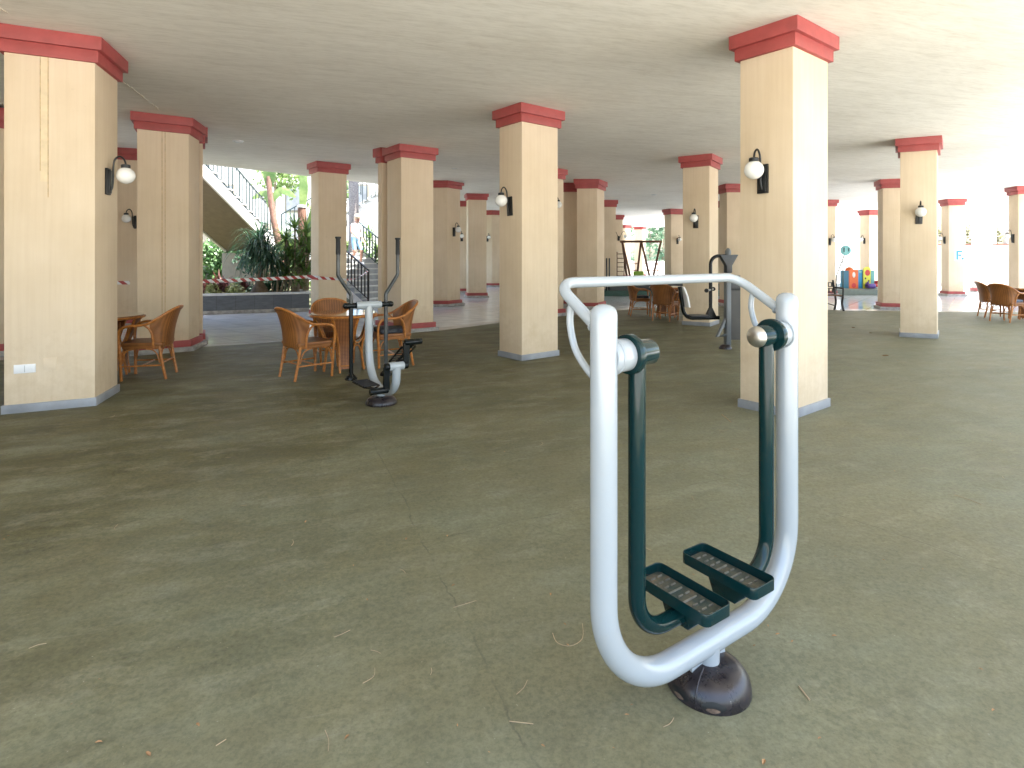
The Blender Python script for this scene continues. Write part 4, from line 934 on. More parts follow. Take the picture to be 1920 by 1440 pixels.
# ------------------------------------------------------------------ garden on the left: planter, plants
rg = random.Random(5)
PX, PY = Vector((-7.85, 14.6)), Vector((-5.5, 15.55)); pd = (PY - PX).normalized(); pn = Vector((-pd.y, pd.x))
pl_ = thing('planter', 'low slate-clad planter bed with white edge below the garden stairs', 'planter', (*PY, 0), math.atan2(pd.y, pd.x))
m = MB(); m.box((-3.0, 0.10, 0.235), (6.0, 0.2, 0.47)); m.box((-0.1, 1.7, 0.235), (0.2, 3.0, 0.47)); m.build('wall', M['slate'], pl_)
m = MB(); m.box((-2.99, 0.095, 0.495), (6.06, 0.25, 0.05)); m.box((-0.095, 1.72, 0.4945), (0.25, 3.0, 0.05)); m.build('coping', M['coping'], pl_, bevel=0.006)
m = MB(); m.box((-3.0, -0.012, 0.045), (6.0, 0.024, 0.09)); m.build('skirting', M['plinth'], pl_, bevel=0.003)
m = MB(); m.box((-3.1, 1.7, 0.22), (5.75, 3.0, 0.44)); m.build('soil', M['grass'], pl_)
def straps(mb, c, n, L, wd, el0=(0.2, 1.3), droop=1.0, rnd=rg, seg=5):
    for i in range(n):
        az = rnd.random() * 6.283; el = el0[0] + rnd.random() * (el0[1] - el0[0]); l = L * (0.7 + rnd.random() * 0.5)
        d = Vector((math.cos(az) * math.cos(el), math.sin(az) * math.cos(el), math.sin(el))); sd = Vector((-math.sin(az), math.cos(az), 0))
        p = Vector(c); A, B = [], []
        for k in range(seg + 1):
            f = k / seg; ww = wd * (1 - f ** 2.2) * (0.6 + 0.8 * min(1, f * 3)) / 2 + 0.001
            A.append(p - sd * ww); B.append(p + sd * ww)
            p = p + d * (l / seg); d = (d + Vector((0, 0, -droop * 0.35 * (f + 0.25)))).normalized()
        mb.loft([A, B], False)
def leaves(mb, c, rad, n, size, rnd=rg, sq=(1, 1, 1), flat=0.0):
    for i in range(n):
        v = Vector((rnd.gauss(0, 1), rnd.gauss(0, 1), rnd.gauss(0, 1))).normalized() * (rnd.random() ** 0.45)
        p = Vector(c) + Vector((v.x * rad * sq[0], v.y * rad * sq[1], v.z * rad * sq[2]))
        a = Vector((rnd.gauss(0, 1), rnd.gauss(0, 1), rnd.gauss(0, 1) * (1 - flat))).normalized(); b = a.orthogonal().normalized()
        s = size * (0.6 + rnd.random() * 0.8); cc = a.cross(b)
        mb.add([p - a * s, p + b * s * 0.45 + cc * s * 0.1, p + a * s, p - b * s * 0.45 + cc * s * 0.1], [(0, 1, 2, 3)])
def yucca(x, y, heads, label, mat='yucca', z0=0.42, L=0.5, wd=0.045, stem=0.028, n=38):
    r = thing('yucca', label, 'plant', (x, y, z0), 0, 'strap-leaved plants in the planter')
    st = MB(); lf = MB()
    for (dx, dy, h) in heads:
        st.tube([(dx * 0.25, dy * 0.25, 0), (dx * 0.7, dy * 0.7, h * 0.5), (dx, dy, h)], [stem * 1.2, stem, stem * 0.8], 7, True, 3)
        straps(lf, (dx, dy, h), n, L, wd, (-0.5, 1.35), 0.9)
    st.build('stem', M['stem'], r); lf.build('leaves', M[mat], r, recalc=False)
gx = lambda u, Z: ((u - CX) / F * Z)
# ponytail palm with swollen foot
pp = thing('ponytail_palm', 'dark weeping ponytail palm with swollen brown foot in the planter', 'plant', (gx(487, 16.1), 16.1, 0.42))
MB().lathe([(0.26, 0.0), (0.25, 0.06), (0.18, 0.2), (0.10, 0.34), (0.07, 0.6), (0.06, 1.1), (0.05, 1.45)], (0, 0, 0), 16).build('trunk', M['caudex'], pp)
m = MB()
for (dx, dy, h) in ((0, 0, 1.5), (0.18, 0.05, 1.15), (-0.12, -0.1, 1.2), (0.3, 0.0, 0.85)):
    straps(m, (dx, dy, h), 130, 0.95, 0.026, (-0.5, 1.4), 2.0, seg=7)
m.build('leaves', M['dark_leaf'], pp, recalc=False)
yucca(gx(553, 16.3), 16.3, [(0.0, 0, 1.85), (0.12, 0.1, 1.35), (-0.2, 0, 1.05), (-0.28, 0.1, 1.55), (0.22, 0, 0.75)], 'tall yucca with several leafy heads left of the brown banana trunk')
yucca(gx(535, 16.6), 16.6, [(0.0, 0, 1.45), (0.25, 0, 0.95)], 'yucca on thin stems right of the ponytail palm')
yucca(gx(573, 16.2), 16.2, [(0.02, 0, 1.7), (0.1, 0, 1.15), (-0.18, 0.1, 0.9), (0.0, 0.1, 1.4), (0.05, 0, 0.6)], 'yucca against the tape-wrapped pillar')
yucca(gx(520, 16.2), 16.2, [(0.0, 0, 0.75), (0.2, 0.1, 0.6)], 'low blue-green yucca clump on pale canes', L=0.42)
yucca(gx(560, 15.9), 15.9, [(0.0, 0, 0.35)], 'small spidery plant at the planter front edge', L=0.35, wd=0.03)
for i, (u, Z, h, mt, lab) in enumerate(((386, 15.35, 0.2, 'redleaf', 'dark red cordyline at the left end of the planter'), (400, 15.2, 0.17, 'pale_leaf', 'yellow variegated bush at the left of the planter'), (415, 15.35, 0.24, 'redleaf', 'dark red leafy clump between two variegated bushes'), (437, 15.35, 0.17, 'pale_leaf', 'pale variegated bush beside the swollen palm foot'), (455, 15.45, 0.2, 'redleaf', 'small dark red clump touching the swollen palm foot'), (422, 15.9, 0.3, 'redleaf', 'taller dark red clump behind the variegated bushes'), (445, 15.2, 0.12, 'pale_leaf', 'small pale bush low at the planter edge'))):
    r = thing('leafy_bush', lab, 'plant', (gx(u, Z), Z, 0.42), 0, 'low bushes in the planter')
    m = MB()
    if mt == 'redleaf':
        for q in range(4): straps(m, (rg.uniform(-.12, .12), rg.uniform(-.1, .1), 0.05 + 0.05 * q), 16, h * 1.6, 0.05, (0.1, 1.4), 0.8)
    else: leaves(m, (0, 0, h), 0.2, 170, 0.05, sq=(1.1, 0.9, 0.9))
    m.build('leaves', M[mt], r, recalc=False)
    m = MB()
    for q in range(4): m.tube([(0, 0, 0), (rg.uniform(-.1, .1), rg.uniform(-.1, .1), h)], 0.008, 5)
    m.build('stem', M['stem'], r)
ug = thing('undergrowth_hedge', 'dark tangled undergrowth behind the yucca stems in the planter', 'hedge', (-6.75, 17.2, 0.42))
m = MB()
for k in range(16): leaves(m, (rg.uniform(-1.3, 0.7), rg.uniform(-.25, .25), rg.uniform(0.1, 1.25)), 0.38, 120, 0.075)
m.build('leaves', M['dark_leaf'], ug, recalc=False)
m = MB()
for k in range(14):
    x = rg.uniform(-1.2, 0.6); m.tube([(x, -0.3, 0), (x + rg.uniform(-.15, .15), -0.3, 0.6), (x + rg.uniform(-.2, .2), -0.2, 1.2)], 0.014, 6)
m.build('branches', M['stem'], ug)
# banana plants
def banana(x, y, trunk_pts, rads, leafs, label, cut=False):
    r = thing('banana_plant', label, 'plant', (x, y, 0.42))
    MB().tube(trunk_pts, rads, 12, True, 4).build('trunk', M['btrunk'], r)
    if cut:
        e = Vector(trunk_pts[-1]); MB().lathe([(rads[-1] * 1.15, -0.05), (rads[-1] * 1.2, 0.0), (rads[-1] * 0.9, 0.03)], e, 12).build('cut_top', M['coping'], r)
    m = MB()
    for (p, q, s, wd) in leafs:
        P, _ = catmull([Vector(p), Vector(q), Vector(s)], [0] * 3, 6); A, B, Cc = [], [], []
        for i, c in enumerate(P):
            d = (P[min(i + 1, len(P) - 1)] - P[max(i - 1, 0)]).normalized(); sd = d.cross(Vector((0.3, -1, 0.2))).normalized(); f = i / (len(P) - 1)
            ww = wd * math.sin(math.pi * min(0.98, 0.06 + 0.94 * f)) ** 0.6 * 0.5
            A.append(c - sd * ww + Vector((0, 0, -ww * 0.3))); B.append(c); Cc.append(c + sd * ww + Vector((0, 0, -ww * 0.3)))
        m.loft([A, B, Cc], False)
    m.build('leaves', M['banana'], r, recalc=False); return r
b1 = (gx(567, 17.0), 17.0)
banana(*b1, [(0, 0, 0), (0.03, 0, 1.0), (-0.02, 0, 2.55)], [0.19, 0.15, 0.115], [((0, 0, 2.5), (0.0, 0.1, 3.2), (-0.1, 0.2, 4.0), 0.25), ((0.12, 0, 1.5), (0.25, 0, 2.1), (0.30, 0, 2.5), 0.22), ((-0.1, 0, 0.9), (-0.35, 0, 1.45), (-0.75, 0, 1.35), 0.45)], 'thick brown banana trunk with a pale cut top beside the taped pillar', True)
b2 = (gx(540, 18.2), 18.2)
banana(*b2, [(0, 0, 0.2), (-0.25, 0, 1.3), (-0.5, 0, 2.5), (-0.62, 0, 3.6)], [0.13, 0.11, 0.09, 0.08], [((-0.55, 0, 2.6), (-0.75, 0.1, 3.1), (-1.15, 0, 2.9), 0.22), ((-0.55, 0, 2.8), (-0.25, 0.1, 3.2), (0.25, 0, 2.95), 0.24), ((-0.6, 0, 3.3), (-0.5, -0.1, 4.0), (-0.2, 0, 4.6), 0.4)], 'leaning grey-brown banana trunk with big pale leaves')

# stairs with rails
def flight(name, label, p0, p1, width, side, nst, mat_side, rail=True, wall=True):
    # p0 lower front edge point (x,y,z), p1 upper; side = unit vector across (towards the far string)
    r = thing(name, label, 'stairs', (p0[0], p0[1], 0))
    p0v, p1v = Vector(p0), Vector(p1); run = (p1v - p0v); hv = Vector((run.x, run.y, 0)); L = hv.length; hd = hv / L; rise = (p1v.z - p0v.z) / nst; tr = L / nst
    off = Vector((p0[0], p0[1], 0)); sd = Vector((*side, 0)) * width
    m = MB()
    for i in range(nst):
        a = p0v + hd * tr * i + Vector((0, 0, rise * i)) - off
        b = a + hd * tr
        top = a.z + rise; bot = max(0.0, a.z - 0.06)
        vs = [a, b, b + sd, a + sd]
        m.add([(v.x, v.y, z) for z in (bot if i else max(0, a.z - 0.1), top) for v in vs], [(0, 3, 2, 1), (4, 5, 6, 7), (0, 1, 5, 4), (1, 2, 6, 5), (2, 3, 7, 6), (3, 0, 4, 7)])
    m.build('steps', mat_side, r)
    n = MB()
    for i in range(nst):
        a = p0v + hd * tr * i + Vector((0, 0, rise * (i + 1) + 0.012)) - off
        c = a + hd * (tr / 2 - 0.02) + sd / 2
        n.box(c, (tr + 0.03, width + 0.05, 0.035), math.atan2(hd.y, hd.x))
    n.build('treads', M['coping'], r)
    # string under the steps
    s = MB(); a = p0v - off + Vector((0, 0, -0.02)); b = p1v - off + Vector((0, 0, -0.02)); dn = Vector((0, 0, -0.30))
    e = sd.normalized() * 0.06
    for q in (-e * 0.5, sd - e * 0.5):
        s.add([a + q, b + q, b + q + dn, a + q + dn, a + q + e, b + q + e, b + q + e + dn, a + q + e + dn], [(0, 1, 2, 3), (7, 6, 5, 4), (0, 4, 5, 1), (1, 5, 6, 2), (2, 6, 7, 3), (3, 7, 4, 0)])
    s.build('string', M['white'], r)
    u = MB(); u.add([q + dn * k for k in (0.9, 0.8) for q in (a + e, b + e, b + sd - e, a + sd - e)], [(0, 1, 2, 3), (7, 6, 5, 4), (0, 4, 5, 1), (1, 5, 6, 2), (2, 6, 7, 3), (3, 7, 4, 0)]); u.build('soffit', M['soffit'], r)
    return r
def railing(label, p0, p1, h, n, mat, bw=0.024):
    r = thing('stair_railing', label, 'railing', (p0[0], p0[1], p0[2] - 0.0)); o = Vector(p0); p1 = Vector(p1) - o
    m = MB(); m.bar((0, 0, h), p1 + Vector((0, 0, h)), 0.05, 0.035); m.build('handrail', mat, r)
    m = MB(); m.bar((0, 0, 0.10), p1 + Vector((0, 0, 0.10)), 0.03, 0.02); m.build('bottom_rail', mat, r)
    for i in range(n + 1):
        f = i / n; c = p1 * f
        m = MB(); m.box((c.x, c.y, c.z + (h + (0.0 if 0 < i < n else 0.02)) / 2 + (0.05 if 0 < i < n else 0)), (bw, bw, h - 0.1) if 0 < i < n else (bw * 1.6, bw * 1.6, h + 0.02)); m.build('baluster' if 0 < i < n else 'post', mat, r)
    return r
# upper flight on the left, rising towards the viewer
fl1 = flight('garden_stairs', 'flight of stairs seen from below rising left above the dark soffit', (-7.95, 19.3, 1.95), (-8.1, 14.9, 3.92), 1.7, (-1, 0), 11, M['white'], wall=False)
railing('tall iron railing along the left garden stairs', (-7.95, 19.3, 1.95), (-8.1, 14.9, 3.92), 0.95, 22, M['darkrail'])
m = MB(); m.box((-8.8, 19.2, 0.8), (1.7, 0.25, 1.6)); o = m.build('garden_wall', M['beige']); tag(o, 'plain beige wall under the left garden stairs', 'wall')
m = MB(); m.box((-8.2, 20.35, 1.85), (2.4, 2.0, 0.25)); m.box((-7.15, 19.6, 0.95), (0.25, 0.4, 1.9)); o = m.build('stair_landing', M['white']); tag(o, 'white stair landing slab between the garden flights', 'landing')
# far flight rising right from the landing
flight('garden_stairs', 'sunlit far flight of stairs rising right behind the banana leaves', (-8.6, 22.0, 2.1), (-6.6, 24.3, 3.9), 1.2, (-0.75, 0.65), 10, M['white'], wall=False)
railing('far iron railing rising right behind the banana leaves', (-8.8, 21.9, 2.1), (-6.4, 24.3, 4.1), 1.0, 20, M['darkrail'])
# lower flight between the taped pillar and the trainer pillar, climbing away and left
up = Vector((-0.83, 0.557)); across = Vector((0.557, 0.83))
q0 = Vector((-4.33, 17.25)); q1 = q0 + up * 0.30 * 9
flight('garden_stairs', 'lower grey stairs with white nosings between the two pillars', (q0.x, q0.y, 0.0), (q1.x, q1.y, 0.175 * 9), 2.2, tuple(across), 9, M['stepgrey'], wall=False)
railing('black railing along the lower stairs with tape tied to its end post', (q0.x + 0.02, q0.y - 0.05, 0.10), (q1.x, q1.y, 0.175 * 9 + 0.10), 0.98, 18, M['black'], 0.034)
rr0 = q0 + across * 1.95; rr1 = q1 + across * 1.95
railing('farther railing on the planted side of the lower stairs', (rr0.x, rr0.y, 0.15), (rr1.x, rr1.y, 0.175 * 9 + 0.15), 1.0, 18, M['darkrail'], 0.032)
# upper right flight seen between the pillars
flight('garden_stairs', 'white upper stairs high behind the palm trunk', (-6.2, 21.6, 2.95), (-3.6, 22.6, 4.9), 1.4, (-0.36, 0.93), 9, M['white'], wall=False)
railing('iron railing on the white upper stairs behind the palm trunk', (-6.25, 21.5, 2.95), (-3.6, 22.5, 4.9), 1.0, 18, M['darkrail'])
# palm trunk
pt = thing('palm_tree', 'grey rough palm trunk behind the lower stairs', 'tree', (gx(662, 21.0), 21.0, 0.0))
MB().tube([(0, 0, 0), (0.03, 0, 2.5), (0, 0, 5.2), (0, 0, 7.0)], [0.22, 0.18, 0.17, 0.16], 14, True, 4).build('trunk', M['ptrunk'], pt)
m = MB(); straps(m, (0, 0, 7.0), 40, 2.2, 0.25, (-0.2, 1.3), 1.0, seg=7); m.build('crown', M['yucca'], pt, recalc=False)
yucca(gx(693, 20.4), 20.4, [(0.0, 0, 2.1), (0.25, 0, 1.6), (0.1, 0, 1.2), (-0.15, 0, 0.9)], 'tall bright yucca beside the lower stairs', z0=0.0, L=0.6)
yucca(gx(705, 20.9), 20.9, [(0.0, 0, 1.5), (0.15, 0, 0.8)], 'yucca behind the farther stair railing', z0=0.0, L=0.55)
r = thing('leafy_bush', 'green bush filling the space under the upper stairs', 'plant', (gx(690, 21.6), 21.6, 0), 0, 'low bushes in the planter')
m = MB(); leaves(m, (0, 0, 0.9), 0.9, 500, 0.12); m.build('leaves', M['ivy'], r, recalc=False); m = MB(); m.tube([(0, 0, 0), (0, 0, 0.9)], 0.03, 6); m.build('stem', M['stem'], r)
# ivy wall left and pale garden house behind
iv = thing('ivy_wall', 'sunlit wall of green ivy seen through the gap under the stairs', 'plant', (-11.5, 22.5, 0))
m = MB()
for k in range(16): leaves(m, (rg.uniform(-1.6, 1.6), rg.uniform(-.2, .2), rg.uniform(0.1, 2.6)), 0.55, 160, 0.10)
m.build('leaves', M['ivy'], iv, recalc=False); MB().box((0, 0.5, 1.4), (3.6, 0.3, 2.8)).build('wall', M['beige'], iv)
gh = thing('garden_house', 'white sunlit garden house wall behind the left stairs', 'building', (-13, 31, 0))
MB().box((0, 0, 4.5), (19, 0.6, 9.0)).build('wall', M['white'], gh)
for (x, z) in ((-6, 4.6), (-2.4, 4.6), (1.4, 4.6), (4.8, 4.6)):
    f = MB().box((x, -0.32, z), (1.1, 0.06, 1.5)).build('window', M['beige'], gh); MB().box((x, -0.37, z), (0.9, 0.03, 1.3)).build('pane', M['marble'], f)
for (x, y, z, s, lab) in ((-9.8, 25.5, 0.5, 1.1, 'pale green shrub below the far flight of stairs'), (-6.9, 23.2, 1.2, 0.9, 'bright leafy shrub left of the taped pillar'), (-8.3, 26.6, 4.0, 1.1, 'high pale shrub against the white garden house'), (-11.2, 27.0, 5.2, 1.2, 'tallest pale shrub at the top left of the stairs')):
    r = thing('garden_shrub', lab, 'shrub', (x, y, 0), 0, 'sunlit shrubs behind the garden stairs')
    m = MB()
    for k in range(6): leaves(m, (rg.uniform(-.6, .6) * s, rg.uniform(-.5, .5) * s, z + rg.uniform(-.3, .7) * s), 0.6 * s, 90, 0.13)
    m.build('crown', M['banana'], r, recalc=False); MB().tube([(0, 0, 0), (0.05, 0, z)], 0.05, 7).build('trunk', M['stem'], r)

# person walking down the garden stairs
def person():
    px, py, pz = -5.25, 19.20, 1.16
    r = thing('person', 'pale-haired person in white top and pale blue shorts walking down the garden stairs', 'person', (px, py, pz), R(-34))
    # local x = direction of travel; skeleton with radii, skin modifier
    J = dict(pel=(0, 0, 0.90, .115), wai=(0.02, 0, 1.05, .115), che=(0.05, 0, 1.28, .135), nek=(0.075, 0, 1.45, .055), hed=(0.11, 0, 1.56, .078), top=(0.115, 0, 1.66, .085),
             hl=(0.0, .09, 0.87, .085), kl=(0.20, .10, 0.50, .058), al=(0.16, .10, 0.10, .038), tl=(0.32, .11, 0.05, .032),
             hr=(0.0, -.09, 0.87, .085), kr=(0.10, -.10, 0.46, .058), ar=(-0.10, -.10, 0.22, .038), tr=(0.03, -.11, 0.16, .032),
             sl=(0.05, .17, 1.38, .058), el=(-0.04, .23, 1.12, .042), wl=(0.10, .24, 0.90, .030), sr=(0.05, -.17, 1.38, .058), er=(0.10, -.24, 1.13, .042), wr=(0.28, -.20, 0.97, .030))
    E = [('pel', 'wai'), ('wai', 'che'), ('che', 'nek'), ('nek', 'hed'), ('hed', 'top'), ('pel', 'hl'), ('hl', 'kl'), ('kl', 'al'), ('al', 'tl'), ('pel', 'hr'), ('hr', 'kr'), ('kr', 'ar'), ('ar', 'tr'), ('che', 'sl'), ('sl', 'el'), ('el', 'wl'), ('che', 'sr'), ('sr', 'er'), ('er', 'wr')]
    names = list(J)
    for sd, wn, base in (('l', 'wl', (0.14, .245, .84)), ('r', 'wr', (0.35, -.195, .94))):
        w0 = Vector(J[wn][:3]); b = Vector(base); d = (b - w0).normalized()
        J['pm' + sd] = (*b, .024); E.append((wn, 'pm' + sd)); names.append('pm' + sd)
        for k in range(4):
            o = Vector((0, 0, 1)).cross(d).normalized() * (k - 1.5) * 0.020
            a = b + d * 0.04 + o; c = a + (d + Vector((0, 0, -.4))).normalized() * (0.045 + 0.01 * (k in (1, 2)))
            J[f'f{sd}{k}'] = (*a, .009); J[f'g{sd}{k}'] = (*c, .008); names += [f'f{sd}{k}', f'g{sd}{k}']; E += [('pm' + sd, f'f{sd}{k}'), (f'f{sd}{k}', f'g{sd}{k}')]
        o = Vector((0, 0, 1)).cross(d).normalized() * 0.038; J['th' + sd] = (*(b + o), .009); J['ti' + sd] = (*(b + o + d * 0.035), .008); names += ['th' + sd, 'ti' + sd]; E += [('pm' + sd, 'th' + sd), ('th' + sd, 'ti' + sd)]
    me = bpy.data.meshes.new('body'); me.from_pydata([J[n][:3] for n in names], [(names.index(a), names.index(b)) for a, b in E], [])
    o = bpy.data.objects.new('body', me); C.objects.link(o)
    sk = o.modifiers.new('skin', 'SKIN'); ss = o.modifiers.new('sub', 'SUBSURF'); ss.levels = 2; ss.render_levels = 2
    for i, n in enumerate(names):
        v = me.skin_vertices[0].data[i]; v.radius = (J[n][3],) * 2; v.use_root = (n == 'pel')
    dg = bpy.context.evaluated_depsgraph_get(); ev = o.evaluated_get(dg); me2 = bpy.data.meshes.new_from_object(ev)
    o.modifiers.clear(); o.data = me2; o.parent = r
    me2.materials.clear()
    for k in ('skin', 'cloth', 'denim'): me2.materials.append(M[k])
    for p in me2.polygons:
        c = p.center; p.use_smooth = True; mi = 0
        if 0.98 < c.z < 1.44 and abs(c.y) < 0.21 and not (c.x > 0.13 and c.z < 1.15): mi = 1
        elif 0.55 < c.z <= 0.98 and abs(c.y) < 0.19 and c.x < 0.25: mi = 2
        if c.z < 0.13 and c.x > 0.1 or (c.z < 0.24 and c.x < 0.1): mi = 1
        p.material_index = mi
    h = MB(); h.sphere((0.095, 0, 1.64), 0.105, 16, 12, (1.0, 0.95, 1.0)); h.sphere((0.04, 0, 1.58), 0.07, 12, 8, (0.8, 1.1, 1.2)); h.build('hair', M['hair'], r)
    f = MB(); f.sphere((0.195, 0, 1.575), 0.018, 8, 6, (1.3, 0.7, 1)); f.build('nose', M['skin'], r)
    f = MB()
    for s in (-1, 1): f.sphere((0.182, s * 0.032, 1.605), 0.010, 8, 6)
    f.build('eyes', M['black'], r)
    f = MB(); f.sphere((0.180, 0, 1.53), 0.016, 8, 6, (0.5, 1.4, 0.4)); f.build('mouth', M['redp'], r)
    f = MB()
    for s in (-1, 1): f.sphere((0.10, s * 0.098, 1.58), 0.022, 8, 6, (0.7, 0.4, 1.2))
    f.build('ears', M['skin'], r)
person()

# ------------------------------------------------------------------ play area, bench and right side
pg = thing('play_platform', 'low dark green edged play platform behind the middle group', 'platform', (5.6, 24.6, 0))
MB().box((0, 0, 0.10), (4.6, 6.4, 0.20)).build('deck', M['playgreen'], pg, bevel=0.01)
for i, (x, h) in enumerate(((-2.05, 0.62), (-1.95, 0.62))):
    MB().cyl((x, -3.1, 0.2), (x, -3.1, 1.42), 0.03, 8).build('post', M['black'], pg)
m = MB(); m.box((0.1, -3.05, 0.34), (4.2, 0.05, 0.26)); m.build('edge_board', M['black'], pg)
sw = thing('swing_frame', 'brown timber swing frame in front of the hedge', 'swing', (5.85, 26.0, 0.2))
MB().cyl((-0.95, 0, 1.96), (0.95, 0, 1.96), 0.055, 10).build('top_beam', M['wood'], sw)
for (a, b, y) in ((-0.85, -0.50, -0.5), (-0.85, -0.50, 0.5), (0.0, -0.34, -0.5), (0.02, 0.36, -0.5), (0.9, 0.6, 0.5)):
    MB().cyl((a, 0, 1.95), (b, y, 0.0), 0.05, 10).build('leg', M['wood'], sw)
m = MB(); m.cyl((-0.5, -0.5, 0.35), (1.6, -0.5, 0.38), 0.035, 8); m.build('brace', M['wood'], sw)
ld = thing('climbing_ladder', 'narrow dark climbing ladder left of the swing frame', 'ladder', (4.98, 26.3, 0.2))
for x in (-0.16, 0.16): MB().cyl((x, 0, 0), (x, 0, 1.5), 0.025, 8).build('rail', M['wood'], ld)
for k in range(7): MB().cyl((-0.16, 0, 0.2 + 0.2 * k), (0.16, 0, 0.2 + 0.2 * k), 0.018, 8).build('rung', M['wood'], ld)
def toy(x, y, z, parts, label):
    r = thing('plastic_toy', label, 'toy', (x, y, z), 0, 'colourful plastic toys')
    for (nm, c, s, mt) in parts: m = MB(); m.rbox(c, s, min(s[0], s[1]) * 0.25); m.build(nm, M[mt], r)
toy(gx(1199, 22.2), 22.2, 0.2, [('seat', (0, 0, 0.25), (0.4, 0.4, 0.1), 'limep'), ('backrest', (0, 0.18, 0.48), (0.4, 0.08, 0.45), 'limep'), ('foot', (0, 0, 0.1), (0.3, 0.3, 0.2), 'yellow')], 'lime green toy seat behind the middle chairs')
toy(gx(1217, 22.0), 22.0, 0.2, [('body', (0, 0, 0.28), (0.3, 0.25, 0.35), 'redp'), ('roof', (0, 0, 0.5), (0.34, 0.3, 0.1), 'redp')], 'red toy block behind the middle chairs')
pg2 = thing('play_platform', 'low grey-green play platform carrying the plastic playhouse', 'platform', (13.6, 24.4, 0))
MB().box((0, 0, 0.11), (4.6, 5.0, 0.22)).build('deck', M['playgrey'], pg2, bevel=0.01)
for x, h in ((-1.18, 1.15), (-0.85, 1.3), (1.02, 1.3), (1.25, 0.8)):
    MB().cyl((x - 0.05, -2.4, 0.22), (x - 0.05, -2.4, h), 0.02, 8).build('net_post', M['playgreen'], pg2)
ph = thing('playhouse', 'orange, blue and yellow plastic climbing playhouse with round holes', 'playhouse', (gx(1610, 22.6), 22.6, 0.22))
def holed_panel(name, mat, x0, x1, z1, y, holes, round_top=False):
    bmh = bmesh.new(); W = x1 - x0
    outer = [(x0, 0), (x1, 0), (x1, z1)] + ([] if not round_top else []) + [(x0, z1)]
    if round_top: outer = [(x0, 0), (x1, 0)] + [(x0 + W / 2 + W / 2 * math.cos(R(a)), z1 - W / 2 + W / 2 * math.sin(R(a))) for a in range(0, 181, 15)]
    m = MB(); m.v = []; n = len(outer)
    vs = [(a, y, b) for a, b in outer] + [(a, y + 0.05, b) for a, b in outer]
    m.add(vs, [tuple(range(n)), tuple(range(n, 2 * n))[::-1]] + [(i, (i + 1) % n, n + (i + 1) % n, n + i) for i in range(n)])
    p = m.build(name, M[mat], ph)
    for (cx, cz, rx, rz, hm) in holes:
        h = MB(); h.loft([[(cx + rx * k * math.cos(R(a)), y - 0.004, cz + rz * k * math.sin(R(a))) for a in range(0, 360, 20)] for k in (0.02, 1.0)], True); h.build('hole', M[hm], p)
holed_panel('panel', 'orange', -0.36, -0.02, 0.74, 0.0, [(-0.19, 0.54, 0.06, 0.11, 'white'), (-0.19, 0.12, 0.09, 0.10, 'redp')])
holed_panel('panel', 'blue', -0.02, 0.17, 0.74, 0.03, [(0.075, 0.66, 0.07, 0.05, 'teal')])
holed_panel('panel', 'yellow', 0.17, 0.46, 0.86, -0.03, [(0.33, 0.62, 0.10, 0.12, 'redp'), (0.25, 0.40, 0.03, 0.04, 'black'), (0.38, 0.30, 0.03, 0.04, 'black'), (0.27, 0.20, 0.03, 0.04, 'black'), (0.38, 0.10, 0.03, 0.04, 'black')], True)
m = MB(); m.box((0.05, 0.35, 0.35), (0.82, 0.6, 0.7)); m.build('body', M['blue'], ph)
m = MB(); m.lathe([(0.16, 0.7), (0.14, 0.78), (0.06, 0.84), (0.0, 0.85)], (-0.19, 0.3, 0), 14); m.build('dome', M['orange'], ph)
toy(gx(1632, 22.4), 22.4, 0.22, [('body', (0, 0, 0.11), (0.30, 0.3, 0.18), 'purple'), ('ear', (-0.1, 0, 0.23), (0.06, 0.06, 0.1), 'purple')], 'purple toy right of the playhouse')
toy(gx(1641, 22.6), 22.6, 0.22, [('body', (0, 0, 0.13), (0.22, 0.3, 0.12), 'redp'), ('handle', (0.05, 0, 0.24), (0.05, 0.2, 0.14), 'redp')], 'pink-red toy beside the purple toy')
toy(gx(1634, 23.2), 23.2, 0.22, [('tower', (0, 0, 0.35), (0.18, 0.2, 0.7), 'teal'), ('slide', (0.12, 0, 0.12), (0.2, 0.3, 0.2), 'teal')], 'light blue toy slide behind the purple toy')
hp = thing('basketball_hoop', 'pale teal toy basketball hoop on a tilted pole', 'hoop', (gx(1567, 20.5), 20.5, 0.0))
MB().tube([(0.0, 0, 0.0), (0.03, 0, 0.8), (0.33, 0, 1.6)], 0.02, 8).build('pole', M['black'], hp)
m = MB(); m.lathe([(0.01, 0), (0.18, 0.0), (0.20, 0.02), (0.18, 0.04), (0.01, 0.04)], (0.33, -0.03, 1.70), 24, Matrix(((1, 0, 0), (0, 0, -1), (0, 0.9, 0)))); bb = m.build('backboard', M['teal'], hp)
m = MB(); m.box((0.25, -0.085, 1.72), (0.03, 0.01, 0.16)); m.box((0.42, -0.085, 1.72), (0.03, 0.01, 0.12)); m.build('stripe', M['black'], bb)
